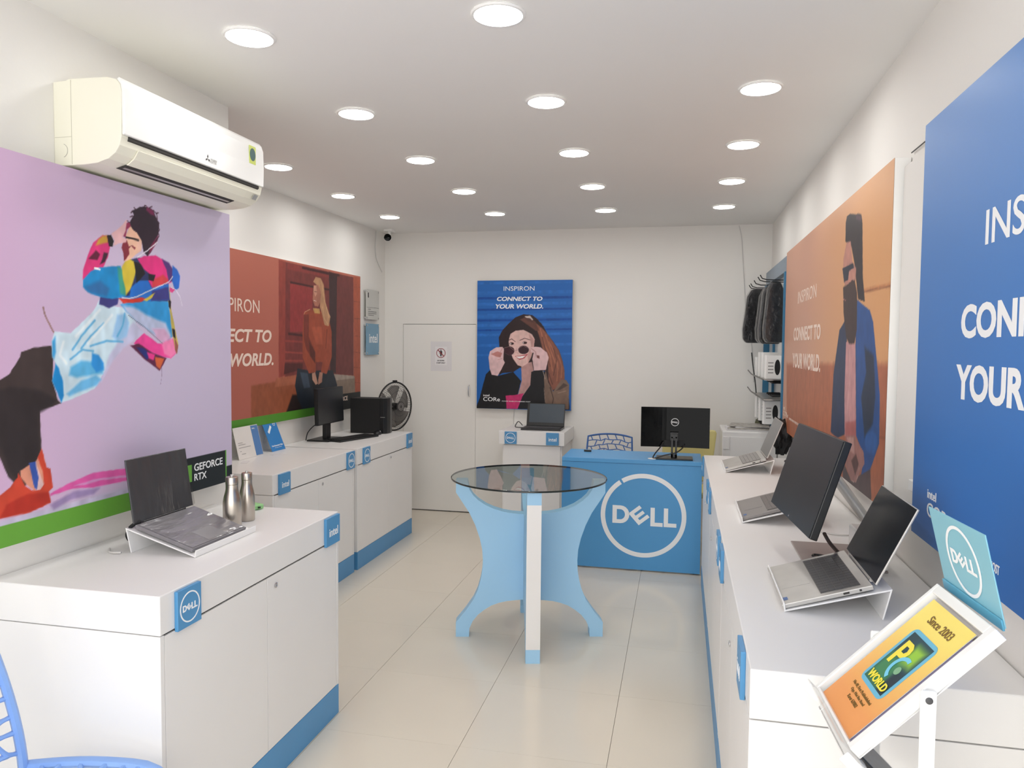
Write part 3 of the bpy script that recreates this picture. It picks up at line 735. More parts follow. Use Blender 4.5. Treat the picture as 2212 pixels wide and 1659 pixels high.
hm = M().tube([(-1.95, YB+.004, 1.115), (-1.95, YB-.02, 1.125), (-1.95, YB-.026, 1.168), (-1.95, YB-.02, 1.212), (-1.95, YB+.004, 1.222)], .0045, 8)
build('handle', hm, CHROME, door, smooth=True, label='small chrome pull handle')

# thin white cables on the back wall
def cable(name, pts, r, material, label, cat='cable', n=6):
    # smooth the path
    P = [Vector(p) for p in pts]; out = []
    for i in range(len(P)-1):
        a = P[max(i-1, 0)]; b = P[i]; c = P[i+1]; d = P[min(i+2, len(P)-1)]
        for s in range(6):
            t = s/6
            out.append(0.5*((2*b)+(c-a)*t+(2*a-5*b+4*c-d)*t*t+(3*b-a-3*c+d)*t*t*t))
    out.append(P[-1])
    o = build(name, M().tube(out, r, n), material, smooth=True)
    return tag(o, label, cat)
WCAB = mat('white_cable', (206, 204, 202), 0.6)
cable('wall_cable', [(.476, YB-.004, 2.66), (.50, YB-.004, 2.55), (.515, YB-.004, 2.35), (.535, YB-.004, 2.1), (.552, YB-.004, 1.9), (.60, YB-.004, 1.65), (.63, YB-.004, 1.3)], .004, WCAB, 'thin white cable running down the back wall from the ceiling, left of the display rack')
cable('wall_cable', [(XL2+.005, 6.62, 2.66), (XL2+.005, 6.60, 2.52), (XL2+.005, 6.63, 2.40), (XL2+.006, 6.76, 2.29)], .004, WCAB, 'short white cable hanging in the back left corner below the security camera')
cable('wall_cable', [(-1.508, YB-.004, 1.02), (-1.512, YB-.004, .93), (-1.515, YB-.004, .868)], .004, WCAB, 'short white cable dropping below the woman poster on the back wall')

# ------------------------------------------------------------------ ceiling lights
def downlight(loc, label):
    t = thing('downlight', label, 'ceiling light', loc, 'round recessed downlights')
    mx = Matrix.Translation(Vector(loc))
    m = M(); m.lathe([(.078, -.001), (.088, -.001), (.090, -.003), (.086, -.008), (.079, -.009), (.077, -.006)], 40, mx, close=False)
    build('trim_ring', m, AC_WHITE, t, smooth=True)
    build('diffuser', M().lathe([(.078, -.0005), (.078, -.0058), (.001, -.0062)][::-1], 40, mx, close=False), DIFF, t)
    return t
rows = [2.40, 3.28, 4.16, 5.05, 5.94]; cols = [-2.385, -1.483, -.593, .300]
rown = ['front', 'second', 'middle', 'fourth', 'last']; coln = ['far left', 'left centre', 'right centre', 'far right']
pr = None
for j, y in enumerate(rows):
    for i, x in enumerate(cols):
        if i == 0 and j < 2: continue
        if j == 0 and i == 3: continue
        lab = 'round white downlight in the %s row of the ceiling, %s' % (rown[j], coln[i])
        if pr is None: pr = downlight((x, y, HC), lab)
        else: copy_tree(pr, loc=(x, y, HC), label=lab)

# security camera
t = thing('security_camera', 'small white ceiling camera with a black round face in the back left corner', 'camera', (-2.66, 6.6, HC))
build('bracket', M().box(-2.70, -2.62, 6.57, 6.65, HC-.02, HC).tube([(-2.66, 6.61, HC-.02), (-2.66, 6.61, HC-.055)], .012, 10), AC_WHITE, t, bevel=.002)
hd = frame((-2.672, 6.60, 2.592), (.93, .36, 0), (0, 0, 1))
build('housing', M().lathe([(.026, -.06), (.034, -.055), (.036, .0), (.034, .008)], 24, hd), AC_WHITE, t, smooth=True)
build('lens_face', M().lathe([(.034, .0082), (.033, .014), (.001, .017)], 24, hd), GLOSS, t, smooth=True)

# ------------------------------------------------------------------ emblem plates
def dell_plate(parent, fr, s, h):
    """s wide, h tall plate, lower-left corner at the frame origin, facing +z of the frame"""
    p = build('emblem_plate', M().box(0, s, 0, h, 0, .012, mx=fr), BLUE, parent, bevel=.0015)
    f2 = fr @ Matrix.Translation((0, 0, .012))
    m = M(); cx, cy = s/2, h/2; r = s*.42
    ring(m, f2, cx, cy, r*.91, r, n=48)
    wordmark(m, f2, cx, cy, r*1.46)
    build('lettering', m, WLET, p)
    return p
def intel_plate(parent, fr, s, h, cyf=.45):
    p = build('emblem_plate', M().box(0, s, 0, h, 0, .012, mx=fr), BLUE, parent, bevel=.0015)
    m = M(); text(m, 'intel', fr @ Matrix.Translation((0, 0, .012)), s*.2, s*.84, h*(cyf-.13), h*(cyf+.17), bold=.012)
    build('lettering', m, WLET, p)
    return p

# ------------------------------------------------------------------ display counters along the walls
def counter(label, side, xf, xb, y0, y1, zt, split, lock, plates, group='white display counters along the side walls', pl=.128, top=True):
    """side -1: left wall counter, its front faces +X; side 1: right wall counter, front faces -X"""
    s = -1 if side < 0 else 1
    t = thing('display_counter', label, 'counter', ((xf+xb)/2, (y0+y1)/2, 0), group)
    def bx(m, d0, d1, ya, yb, z0, z1):   # d = depth behind the front plane
        a, b = sorted((xf+s*d0, xf+s*d1)); return m.box(a, b, ya, yb, z0, z1)
    D = abs(xb-xf)
    zc = zt-.115
    if top: build('worktop', bx(M(), 0, D, y0, y1, zc, zt), LAM, t, bevel=.003)
    build('carcass', bx(bx(bx(M(), .02, D, y0+.018, y1-.018, pl+.0005, zc-.004), .0, D, y0, y0+.017, pl+.0005, zc-.002), .0, D, y1-.017, y1, pl+.0005, zc-.002), LAM, t, bevel=.001)
    build('shadow_gap', bx(M(), .008, .0185, y0+.018, y1-.018, zc-.012, zc-.0005), GAP, t)
    ds = [y0+.0185, split, y1-.0185]
    for k in range(2):
        d = build('door', bx(M(), .0005, .0185, ds[k]+.0015, ds[k+1]-.0015, pl+.002, zc-.006), LAM, t, bevel=.001)
        if lock and ds[k] < lock[0] < ds[k+1]:
            fx = xf-s*.0002
            fr = LW(fx) if s < 0 else RW(fx)
            cy = lock[0] if s < 0 else -lock[0]
            lm = M().lathe([(.0095, 0), (.0095, .003), (.007, .004), (.0065, .002)], 20, fr @ Matrix.Translation((cy, lock[1], 0)))
            lm.box(cy-.001, cy+.001, lock[1]-.004, lock[1]+.004, .003, .0045, mx=fr)
            build('lock', lm, CHROME, d, smooth=True, label='small round key lock')
    build('plinth', bx(M(), -.001, D, y0+.001, y1-.001, 0, pl), BLUE, t, bevel=.002, label='blue kickboard')
    for kind, ya, yb in plates:
        h = .118
        if s < 0: fr = LW(xf) @ Matrix.Translation((ya, zt-.006-h, 0))
        else: fr = RW(xf) @ Matrix.Translation((-yb, zt-.006-h, 0))
        if top: (dell_plate if kind == 'd' else intel_plate)(t, fr, yb-ya, h)
    return t
c1 = counter('white counter nearest the shop front on the left, carrying the wrapped laptop and steel bottles', -1, -1.421, -2.016, 1.818, 2.952, .883, 2.383, (2.44, .722), [('d', 1.880, 1.990), ('i', 2.820, 2.944)])
c2 = counter('white counter under the red brick poster, with two display cards on it', -1, -2.21, -2.796, 3.768, 4.842, .865, 4.318, (4.37, .71), [('i', 3.826, 3.948), ('d', 4.718, 4.834)])
c3 = counter('white counter in the far left corner with the black desktop computer on it', -1, -2.205, -2.796, 4.885, 5.99, .865, 5.466, (5.514, .716), [('d', 4.975, 5.09), ('i', 5.855, 5.972)])
r1 = counter('white counter nearest the camera on the right, under the silver laptop', 1, .167, .751, 1.726, 2.880, .881, 2.30, (2.36, .69), [('i', 1.835, 1.945), ('i', 2.745, 2.86)], top=False)
r2 = counter('middle white counter on the right carrying the tilted black screen', 1, .167, .751, 2.884, 4.030, .881, 3.46, (3.78, .66), [('d', 2.965, 3.075), ('d', 3.885, 3.995)], top=False)
t = thing('worktop', 'long white worktop over the two nearest counters on the right', 'worktop', (.46, 2.88, .766))
build('slab', M().box(.167, .751, 1.726, 4.030, .7665, .881), LAM, t, bevel=.003)
for kind, ya, yb in (('i', 1.835, 1.945), ('i', 2.745, 2.86), ('d', 2.965, 3.075), ('d', 3.885, 3.995)):
    (dell_plate if kind == 'd' else intel_plate)(t, RW(.167) @ Matrix.Translation((-yb, .757, 0)), yb-ya, .118)
r3 = counter('far white counter on the right beside the blue desk, with the small silver laptop', 1, .167, .751, 4.036, 5.17, .878, 4.6, (4.65, .66), [('i', 4.16, 4.27), ('i', 5.04, 5.15)])

# small counter against the back wall
t = thing('display_counter', 'narrow white counter against the back wall below the woman poster', 'counter', (-1.22, 6.6, 0))
build('worktop', M().box(-1.516, -.945, 6.27, 6.85, .752, .867), LAM, t, bevel=.003)
build('carcass', M().box(-1.49, -.97, 6.31, 6.85, 0, .7515), LAM, t, bevel=.001)
build('door', M().box(-1.478, -.982, 6.293, 6.309, .08, .744), LAM, t, bevel=.001)
build('plinth', M().box(-1.488, -.972, 6.295, 6.31, 0, .078), BLUE, t, label='blue kickboard')
dell_plate(t, BW(6.27) @ Matrix.Translation((-1.462, .757, 0)), .104, .106)
intel_plate(t, BW(6.27) @ Matrix.Translation((-1.10, .757, 0)), .108, .106)

# ------------------------------------------------------------------ blue desk
t = thing('reception_desk', 'blue reception desk with a big white round emblem on its front', 'desk', (-.31, 5.57, 0))
build('desktop', M().box(-.82, .163, 5.345, 5.80, .772, .80), BLUE_DESK, t, bevel=.002)
build('front_panel', M().box(-.82, .163, 5.35, 5.37, .012, .7705), BLUE_DESK, t)
for xx in (-.82, .143): build('side_panel', M().box(xx, xx+.02, 5.371, 5.79, .012, .7705), BLUE_DESK, t)
build('modesty_shelf', M().box(-.799, .142, 5.372, 5.6, .60, .618), BLUE_DESK, t)
for xx in (-.79, -.24, .12): build('glide', M().lathe([(.012, 0), (.014, .006), (.008, .0118)], 12, Matrix.Translation((xx, 5.40, 0))), BLACK, t)
m = M(); fr = BW(5.35)
ring(m, fr, -.236, .403, .268, .300, a0=-236+.8, a1=124-2.6, n=90, th=.0015)
wordmark(m, fr, -.229, .4035, .447, th=.0015)
build('emblem', m, WLET, t, label='white ring with a four letter word inside')

# ------------------------------------------------------------------ glass table
TC = Vector((-.79, 4.02, 0)); ta = math.radians(14)
D_ = Vector((math.cos(ta), math.sin(ta), 0)); N_ = Vector((math.sin(ta), -math.cos(ta), 0))
t = thing('round_table', 'round glass table on light blue crossed curved panels in the middle of the aisle', 'table', tuple(TC))
half = [(-.408, .868), (-.408, .800), (-.374, .748), (-.335, .689), (-.302, .62), (-.277, .548), (-.263, .485), (-.259, .425), (-.262, .37), (-.270, .321), (-.286, .262), (-.309, .208), (-.352, .145), (-.405, .079), (-.405, 0), (-.333, 0), (-.331, .045), (-.312, .088), (-.285, .122), (-.25, .150), (-.211, .174), (-.17, .189), (-.127, .199), (-.08, .204), (-.038, .207)]
inn = [(-.043, .682), (-.10, .686), (-.15, .695), (-.20, .710), (-.243, .729), (-.285, .757), (-.313, .783), (-.336, .818), (-.345, .868)]
def mir(p): return [(-x, z) for x, z in p]
loop = half + mir(half)[::-1] + mir(inn)[::-1] + inn
loop = loop[:len(half)*2] + mir(inn)[::-1] + inn
# order: left outline down, bottom across, right outline up, top inner arc right->left
wing_full = half + mir(half)[::-1] + mir(inn)[::-1][0:len(inn)] + inn
e = .0365
wing = build('wide_panel', M().prism([wing_full[::-1] if False else wing_full], -e, e, frame(TC, D_, (0, 0, 1))), BLUE_L, t)
fh = [(x, z) for x, z in half if True]
hp = [(-.39, .868), (-.39, 0), (-.333, 0), (-.331, .045), (-.312, .088), (-.285, .122), (-.25, .150), (-.211, .174), (-.17, .189), (-.127, .199), (-.08, .204)] + [(-e-.0005, .207), (-e-.0005, .682)] + inn
fr90 = frame(TC, -N_, (0, 0, 1))
for sg in (1, -1):
    frs = frame(TC, -N_*sg, (0, 0, 1))
    build('cross_panel', M().prism([hp], -e, e, frs), BLUE_L, t)
# white edge strips on the curved outer edges
arc = half[1:14]
for dvec in (N_, -N_):
    f3 = frame(TC, -dvec, (0, 0, 1))
    m = M(mx=f3).box(-.3912, -.3902, .071, .806, -e, e)
    build('edge_strip', m, LAM, t, label='white edge strip')
build('glass_top', M().lathe([(.426, .8685), (.428, .8705), (.428, .8765), (.426, .8785)], 96, Matrix.Translation((-.805, 4.045, 0))), GLASS, t, label='round grey tinted glass top')
build('glass_rim', M().lathe([(.4281, .8690), (.4302, .8705), (.4302, .8770), (.4281, .8785)], 96, Matrix.Translation((-.805, 4.045, 0)), close=False), EDGEG, t, smooth=True, label='dark polished glass edge')
# ------------------------------------------------------------------ air conditioner
t = thing('air_conditioner', 'cream split air conditioner high on the left wall above the purple poster', 'air conditioner', (-2.02, 2.52, 2.3))
A0, A1 = 2.11, 2.94
def acf(pts): return [(p[0], p[1]) for p in pts]
prof = [(0, 2.177), (.115, 2.177), (.165, 2.181), (.205, 2.192), (.232, 2.210), (.249, 2.234), (.256, 2.262), (.258, 2.40), (.254, 2.425), (.240, 2.442), (.205, 2.452), (.06, 2.455), (.05, 2.450), (0, 2.448)]
ACX = Matrix(((1, 0, 0, XL+.0), (0, 0, -1, 0), (0, 1, 0, 0), (0, 0, 0, 1)))   # profile (out, z) extruded along -Y
build('body', M().prism([prof], -A1, -A0, ACX), AC_CREAM, t, bevel=.004)
build('side_cap_seam', M().box(XL+.068, XL+.0695, A0-.0006, A0, 2.18, 2.45).box(XL+.004, XL+.068, A0-.0006, A0, 2.268, 2.2692), mat('seam', (190, 186, 170), .8), t)
m = M(); ring(m, frame((XL+.03, A0-.0002, 2.225), (1, 0, 0), (0, 0, 1)), 0, 0, .022, .0228, a0=-70, a1=70, n=20, th=.0005)
build('knockout_mark', m, GAP, t)
build('front_panel', M().prism([[(.2575, 2.266), (.266, 2.268), (.2685, 2.34), (.266, 2.415), (.258, 2.438), (.248, 2.4495), (.24, 2.4432), (.2535, 2.426), (.2578, 2.40)]], -A1+.003, -A0-.003, ACX), AC_WHITE, t, bevel=.002)
build('panel_gap', M().prism([[(.2535, 2.252), (.2595, 2.256), (.2595, 2.2655), (.255, 2.2655)]], -A1+.03, -A0-.03, ACX), GAP, t)
build('louver', M().prism([[(.253, 2.236), (.2555, 2.2335), (.238, 2.206), (.212, 2.1885), (.206, 2.1895), (.232, 2.208)]], -2.83, -2.19, ACX), AC_CREAM, t, bevel=.0008, label='closed air outlet flap')
build('outlet_slot', M().prism([[(.206, 2.1905), (.2065, 2.1875), (.172, 2.1785), (.166, 2.1805)]], -2.81, -2.19, ACX), GAP, t, label='dark air outlet slot')
build('outlet_vane', M().prism([[(.192, 2.1868), (.193, 2.1838), (.183, 2.1812), (.182, 2.184)]], -2.80, -2.20, ACX), SILV, t)
lf = LW(XL+.2688)
build('energy_label', M().box(2.825, 2.872, 2.345, 2.418, -.001, .0005, mx=lf), mat('label_green', (196, 208, 96), .5), t)
build('label_dial', M().prism([disc_pts(2.849, 2.383, .021, 24, .026)], .0005, .001, lf), mat('label_dark', (40, 84, 84), .5), t)
m = M()
for k in range(3):
    a = PI/2 + k*2*PI/3; cx, cz = 2.545+.0085*math.cos(a), 2.294+.0085*math.sin(a)
    ax, az = math.cos(a)*.0075, math.sin(a)*.0075; px, pz = -math.sin(a)*.0035, math.cos(a)*.0035
    m.prism([[(cx-ax, cz-az), (cx+px, cz+pz), (cx+ax, cz+az), (cx-px, cz-pz)]], 0, .0006, lf)
build('emblem', m, INK, t)
lines(t, mat('faint_grey', (168, 168, 166), .5), lf, [('MITSUBISHI', 2.562, 2.60, 2.292, 2.299), ('ELECTRIC', 2.562, 2.60, 2.283, 2.290)])
build('display_window', M().prism([[(.2515, 2.228), (.2525, 2.2275), (.2405, 2.2085), (.2395, 2.2090)]], -2.915, -2.885, ACX), SILV, t)

# ------------------------------------------------------------------ posters
def poster_board(name, label, cat, fr, a0, a1, b0, b1, depth, sheet_base, ops, step, edge=None, bands=()):
    o = fr @ Vector(((a0+a1)/2, b0, 0))
    t = thing(name, label, cat, tuple(o), None)
    m = M(); m.box(a0, a1, b0, b1, -depth, -.001, mx=fr)
    build('frame', m, edge or AC_WHITE, t, bevel=.001)
    paint_sheet('print', t, fr, a0, a1, b0, b1, step, sheet_base, ops, bands=bands)
    return t
def off(fr, d=.0004): return fr @ Matrix.Translation((0, 0, d))
# purple poster
fr = LW(-1.95)
ops = list(ART['purple'])
g0, g1 = 1380, 2715
t = poster_board('wall_poster', 'lavender poster of a leaning man in a colourful jacket on the left wall', 'poster', fr, 1.40, 2.984, .987, 2.166, .065,
    grad((212, 176, 210), (200, 188, 214), lambda a, b: (a-1.75)/.75), ops, .0036,
    bands=[((104, 166, 62), 1, 3, .9, 1.052), ((38, 42, 44), 2.60, 3, .9, 1.057), ((38, 42, 44), 2.60, 2.944, .9, 1.131), ((108, 178, 70), 2.936, 2.944, 1.01, 1.131)])
lines(t, WLET, off(fr), [('GEFORCE', 2.716, 2.912, 1.070, 1.101, dict(bold=.015)), ('RTX', 2.716, 2.798, 1.030, 1.059, dict(bold=.015))])
m = M(); m.box(2.625, 2.70, 1.03, 1.10, 0, .0006, mx=off(fr)); build('logo_square', m, GREEN, t)
# brick poster
fr = LW(-2.76)
ops = list(ART['brick'])
t = poster_board('wall_poster', 'red brick poster of a smiling woman in a rust sweater on the left wall', 'poster', fr, 3.12, 6.185, 1.048, 2.196, .039,
    grad((176, 100, 86), (188, 110, 92), lambda a, b: (b-1.0)/1.2), ops, .0046,
    bands=[((86, 150, 52), 3, 7, .9, 1.108), ((30, 34, 36), 5.48, 7, .9, 1.182)])
f2 = off(fr)
lines(t, TAUPE, f2, [('INSPIRON', 4.02, 4.556, 1.802, 1.888),
    ('CONNECT TO', 3.74, 4.705, 1.607, 1.693, dict(bold=.03, shear=.2)),
    ('YOUR WORLD.', 3.80, 4.728, 1.450, 1.536, dict(bold=.03, shear=.2)),
    ('GEFORCE', 5.66, 5.92, 1.125, 1.162, dict(bold=.012)),
    ('RTX', 5.66, 5.765, 1.075, 1.110, dict(bold=.012))])
build('logo_square', M().box(5.52, 5.63, 1.075, 1.175, 0, .0006, mx=f2), GREEN, t)
# back wall poster
fr = BW(6.80)
P3 = (-1.861, -.966, 1.010, 2.203)
t = poster_board('wall_poster', 'blue poster of a woman peering over round sunglasses, on the back wall', 'poster', fr, *P3, .049,
    grad((30, 98, 178), (36, 106, 188), lambda a, b: (b-1.1)/1.1), ART['street'], .0034, edge=SILV)
f2 = off(fr)
lines(t, WLET, f2, [('INSPIRON', -1.609, -1.318, 2.107, 2.148),
    ('CONNECT TO', -1.672, -1.243, 2.013, 2.052, dict(bold=.03, shear=.2)),
    ('YOUR WORLD.', -1.685, -1.235, 1.942, 1.984, dict(bold=.03, shear=.2)),
    ('intel', -1.797, -1.738, 1.124, 1.144, dict(bold=.01)),
    ('CORe', -1.797, -1.636, 1.080, 1.117, dict(bold=.005)),
    ("POWER WHEN IT'S NEEDED MOST", -1.616, -1.345, 1.078, 1.088)])
# orange poster
fr = RW(.70)
neg = lambda ops_: [(c, w, s, [(-p[0], p[1]) for p in pts]) for c, w, s, pts in ops_]
t = poster_board('wall_poster', 'orange poster of a bearded man in sunglasses and blue shirt on the right wall', 'poster', fr, -5.475, -2.815, 1.040, 2.252, .052,
    grad((222, 164, 112), (208, 158, 134), lambda a, b: (-a-3.2)/1.4), neg(ART['ochre']), .0058)
f2 = off(fr)
lines(t, TAUPE, f2, [('INSPIRON', -4.907, -4.265, 1.872, 1.945),
    ('CONNECT TO', -5.045, -4.108, 1.646, 1.728, dict(bold=.03)),
    ('YOUR WORLD.', -5.065, -4.092, 1.478, 1.570, dict(bold=.03)),
    ('intel', -5.44, -5.36, 1.18, 1.205),
    ('CORe', -5.44, -5.2, 1.14, 1.172),
    ("POWER WHEN IT'S NEEDED MOST", -5.14, -4.7, 1.135, 1.15)])
# blue poster at the right edge
t = poster_board('wall_poster', 'plain blue poster with white slogan nearest the camera on the right wall', 'poster', fr, -2.485, -.55, 1.046, 2.265, .052,
    grad((50, 112, 188), (92, 142, 208), lambda a, b: (b-1.15)/1.1), [], .05)
lines(t, WLET, f2, [('INSPIRON', -1.992, -1.345, 1.847, 1.930, dict(bold=.008)),
    ('CONNECT TO', -2.128, -1.18, 1.628, 1.713, dict(bold=.035)),
    ('YOUR WORLD.', -2.150, -1.17, 1.473, 1.563, dict(bold=.035)),
    ('intel', -2.342, -2.268, 1.176, 1.202, dict(bold=.01)),
    ('CORe', -2.342, -2.14, 1.125, 1.165, dict(bold=.005)),
    ("POWER WHEN IT'S NEEDED MOST", -2.157, -1.837, 1.100, 1.122, dict(bold=.01))])
# pilaster board between the two right hand posters, thin cord above it
struct('trim_1', M().box(.728, .755, 2.52, 2.80, 1.04, 2.215), WHITE)
cable('wall_cable', [(.745, 2.50, 2.268), (.748, 2.62, 2.262), (.748, 2.80, 2.262)], .0022, BLACK, 'dark cord strung between the orange and blue posters')
o = build('junction_box', M().box(.712, .728, 2.53, 2.575, 1.155, 1.19), AC_WHITE, bevel=.002); tag(o, 'tiny white junction box low between the orange and the blue poster', 'box')

# plaques near the back left corner
def plaque(label, z0, z1, board, writer):
    t = thing('wall_plaque', label, 'plaque', (XL2, 6.48, z0))
    fr = LW(XL2+.03)
    build('board', M().box(6.335, 6.63, z0, z1, -.004, 0, mx=fr), board, t, bevel=.001)
    for a in (6.352, 6.613):
        for b in (z0+.016, z1-.016):
            build('standoff', M().lathe([(.008, -.0298), (.008, .003), (.006, .005)], 14, fr @ Matrix.Translation((a, b, 0))), CHROME, t, smooth=True)
    m = M(); writer(m, off(fr)); return t, m
t, m = plaque('grey notice plaque screwed to the left wall above the blue plaque', 1.828, 2.10, mat('plaque_grey', (196, 196, 192), .35), lambda m, f: (text(m, '1', f, 6.372, 6.392, 2.025, 2.07), m.box(6.345, 6.62, 1.936, 1.938, 0, .0006, mx=f), [m.box(6.375, 6.375+w, z, z+.004, 0, .0006, mx=f) for w, z in ((.06, 1.918), (.19, 1.898), (.19, 1.882), (.13, 1.866))]))
build('lettering', m, INK, t)
t, m = plaque('blue square plaque on the left wall below the grey notice plaque', 1.506, 1.79, mat('plaque_blue', (112, 156, 184), .35), lambda m, f: text(m, 'intel', f, 6.40, 6.59, 1.615, 1.70, bold=.015))
build('lettering', m, WLET, t)

# notice on the door
t = thing('door_notice', 'no entry staff only sheet taped to the white back door', 'sign', (-2.23, YB, 1.35))
fr = BW(YB+.0035)
build('sheet', M().box(-2.335, -2.125, 1.352, 1.634, 0, .0006, mx=fr), PAPER, t)
f2 = off(fr, .0007)
m = M(); m.box(-2.290, -2.172, 1.41, 1.585, 0, .0004, mx=f2); build('white_card', m, mat('card_white', (232, 230, 232), .6), t)
f3 = off(fr, .0013)
m = M(); ring(m, f3, -2.232, 1.524, .040, .046, n=40)
m.prism([[(-2.267, 1.553), (-2.261, 1.559), (-2.197, 1.495), (-2.203, 1.489)]], .0006, .0012, f3)
build('prohibition_ring', m, RED, t)
m = M(); m.prism([disc_pts(-2.232, 1.552, .006, 14)], 0, .0005, f3)
m.prism([[(-2.244, 1.544), (-2.220, 1.544), (-2.218, 1.518), (-2.223, 1.518), (-2.224, 1.530), (-2.225, 1.492), (-2.231, 1.492), (-2.232, 1.512), (-2.233, 1.492), (-2.239, 1.492), (-2.240, 1.530), (-2.241, 1.518), (-2.246, 1.518)]], 0, .0005, f3)
build('person_symbol', m, INK, t)
lines(t, INK, f3, [('NO ENTRY', -2.268, -2.196, 1.446, 1.458, dict(bold=.03)), ('STAFF ONLY', -2.276, -2.188, 1.424, 1.436, dict(bold=.03))])

# ------------------------------------------------------------------ laptops and their stands
def lap_stand(label, d, xf, zt, ya, yb, prof=((-.004, .024), (0, 0), (.264, .078), (.246, 0))):
    """d: +1 opens towards -X (right counters), -1 for the left counter. first point lip, last point foot"""
    t = thing('laptop_stand', label, 'stand', (xf+d*.13, (ya+yb)/2, zt), 'white bent acrylic laptop stands')
    pts = [(xf+d*x, zt+z+.0005) for x, z in prof]
    m = M()
    th = .004*d
    m.ribbon(pts, th, ya, yb)
    build('bent_sheet', m, ACRYL, t, bevel=.001)
    return t
def laptop(label, d, hinge, ya, yb, depth, slope, lid_h, lid_t, colors, film=False, screen_inset=.008, th=.013, closed=False, base_th=None):
    """hinge (x, z) of the rear bottom edge; slope in degrees; lid_t lean of the lid from vertical"""
    cb, cd, cl, cs = colors
    bt = base_th or th
    a = math.radians(slope)
    ax = Vector((-d*math.cos(a), 0, -math.sin(a)))         # from hinge towards the user
    w = yb-ya
    hx, hz = hinge
    yc = (ya+yb)/2
    t = thing('laptop', label, 'laptop', (hx, yc, hz))
    # base frame: right axis along Y, up axis = away from the user, normal up
    right = Vector((0, -d, 0)) if d > 0 else Vector((0, 1, 0))
    fb = frame((hx, yc, hz), right, -ax)
    build('base', M().box(-w/2, w/2, -depth, 0, .0005, bt, mx=fb), cb, t, bevel=.002)
    fd = off(fb, bt+.0003)
    if film:
        build('keyboard_deck', M().box(-w/2+.006, w/2-.006, -depth+.006, -.006, 0, .0018, mx=fd), cd, t, bevel=.0006)
        build('touchpad', M().box(-.055, .05, -depth+.012, -depth+.085, .0018, .0024, mx=fd), mat('pad_grey', (132, 131, 134), .25), t)
    else:
        kb = build('keyboard', M().box(-w/2+.022, w/2-.022, -depth*.55, -depth*.11, 0, .0007, mx=fd), mat('key_bed', (96, 94, 92), .45), t)
        m = M(); rows_ = 5; kw = (w-.05)/14
        for r in range(rows_):
            y0 = -depth*.545 + r*depth*.43/rows_
            for c in range(14):
                x0 = -w/2+.025+c*kw
                m.box(x0+.0008, x0+kw-.0008, y0+.001, y0+depth*.43/rows_-.001, .0007, .0022, mx=fd)
        build('keys', m, cd, kb, kind='stuff')
        build('touchpad', M().box(-.06, .055, -depth*.93, -depth*.60, -.0001, .0004, mx=fd), cb, t, bevel=.0001)
        build('sticker', M().box(w/2-.052, w/2-.030, -depth*.97, -depth*.91, 0, .0005, mx=fd), mat('sticker_blue', (70, 104, 160), .4), t)
        side = 1 if True else -1
        m = M()
        for y0, ln in ((-.03, .006), (-.062, .016)): m.box(w/2-.0004, w/2+.0006, y0-ln, y0, bt*.35, bt*.75, mx=fb)
        build('ports', m, GAP, t)
    b = math.radians(lid_t)
    up = Vector((d*math.sin(b), 0, math.cos(b)))
    fl = frame(Vector((hx, yc, hz)) + Vector((0, 0, bt)) , right, up)
    build('hinge', M().tube([fl @ Vector((-w*.36, 0, -.004)), fl @ Vector((w*.36, 0, -.004))], .005, 10), cl, t, smooth=True)
    lid = build('lid', M().box(-w/2, w/2, .002, lid_h, -.0065, -.0005, mx=fl), cl, t, bevel=.0018)
    i = screen_inset
    build('screen', M().box(-w/2+i*.3, w/2-i*.3, .002+i*.4, lid_h-i*.3, -.0004, .0006, mx=fl), cs, t, bevel=.0003, label='dark laptop display')
    return t, fb, fl
# left counter, wrapped laptop
lap_stand('white acrylic stand under the plastic wrapped laptop on the left counter', -1, -1.567, .883, 2.183, 2.546)
t, fb, fl = laptop('open laptop wrapped in clear plastic on the left counter', -1, (-1.806, .966), 2.190, 2.508, .232, 17.2, .222, 8, (WRAPK, WRAPK, WRAP, WRAP), film=True)
m = M()
film = build('film_fold', M().prism([[(.159, .0), (.171, .008), (.168, .06), (.162, .075), (.159, .07)]], -.004, .0, fl), PLASTICBAG, t)
cable('power_cable', [(-1.835, 2.16, .889), (-1.86, 2.155, .888), (-1.885, 2.165, .887), (-1.915, 2.20, .887)], .0035, WCAB, 'short white cable end beside the stand on the left counter')
cable('power_adapter_lead', [(-1.80, 2.215, .985), (-1.828, 2.20, .968), (-1.842, 2.20, .935), (-1.848, 2.24, .90), (-1.86, 2.32, .892)], .007, BLACKM, 'black lead behind the wrapped laptop')
# right counters
lap_stand('white acrylic stand under the open silver laptop nearest the brochure stand', 1, .291, .881, 2.128, 2.50)
laptop('open silver laptop with black display nearest the brochure stand', 1, (.517, .958), 2.135, 2.492, .240, 17.6, .232, 25, (SILV, KEYS, SILV, DARKSCR))
lap_stand('white acrylic stand behind the tilted black screen', 1, .262, .881, 3.18, 3.55)
laptop('grey laptop mostly hidden behind the tilted black screen', 1, (.488, .958), 3.195, 3.535, .232, 17.6, .225, 16, (mat('shell_grey', (140, 136, 134), .35, .3), mat('key_taupe', (112, 106, 104), .5), SILV, SCREEN))
lap_stand('white acrylic stand on the far right counter by the blue desk', 1, .267, .878, 4.475, 4.845)
laptop('small silver laptop with light display on the far right counter', 1, (.493, .955), 4.482, 4.835, .236, 17.6, .225, 21, (SILV, mat('key_silver', (150, 148, 146), .5), SILV, mat('screen_pale', (128, 128, 128), .35)))

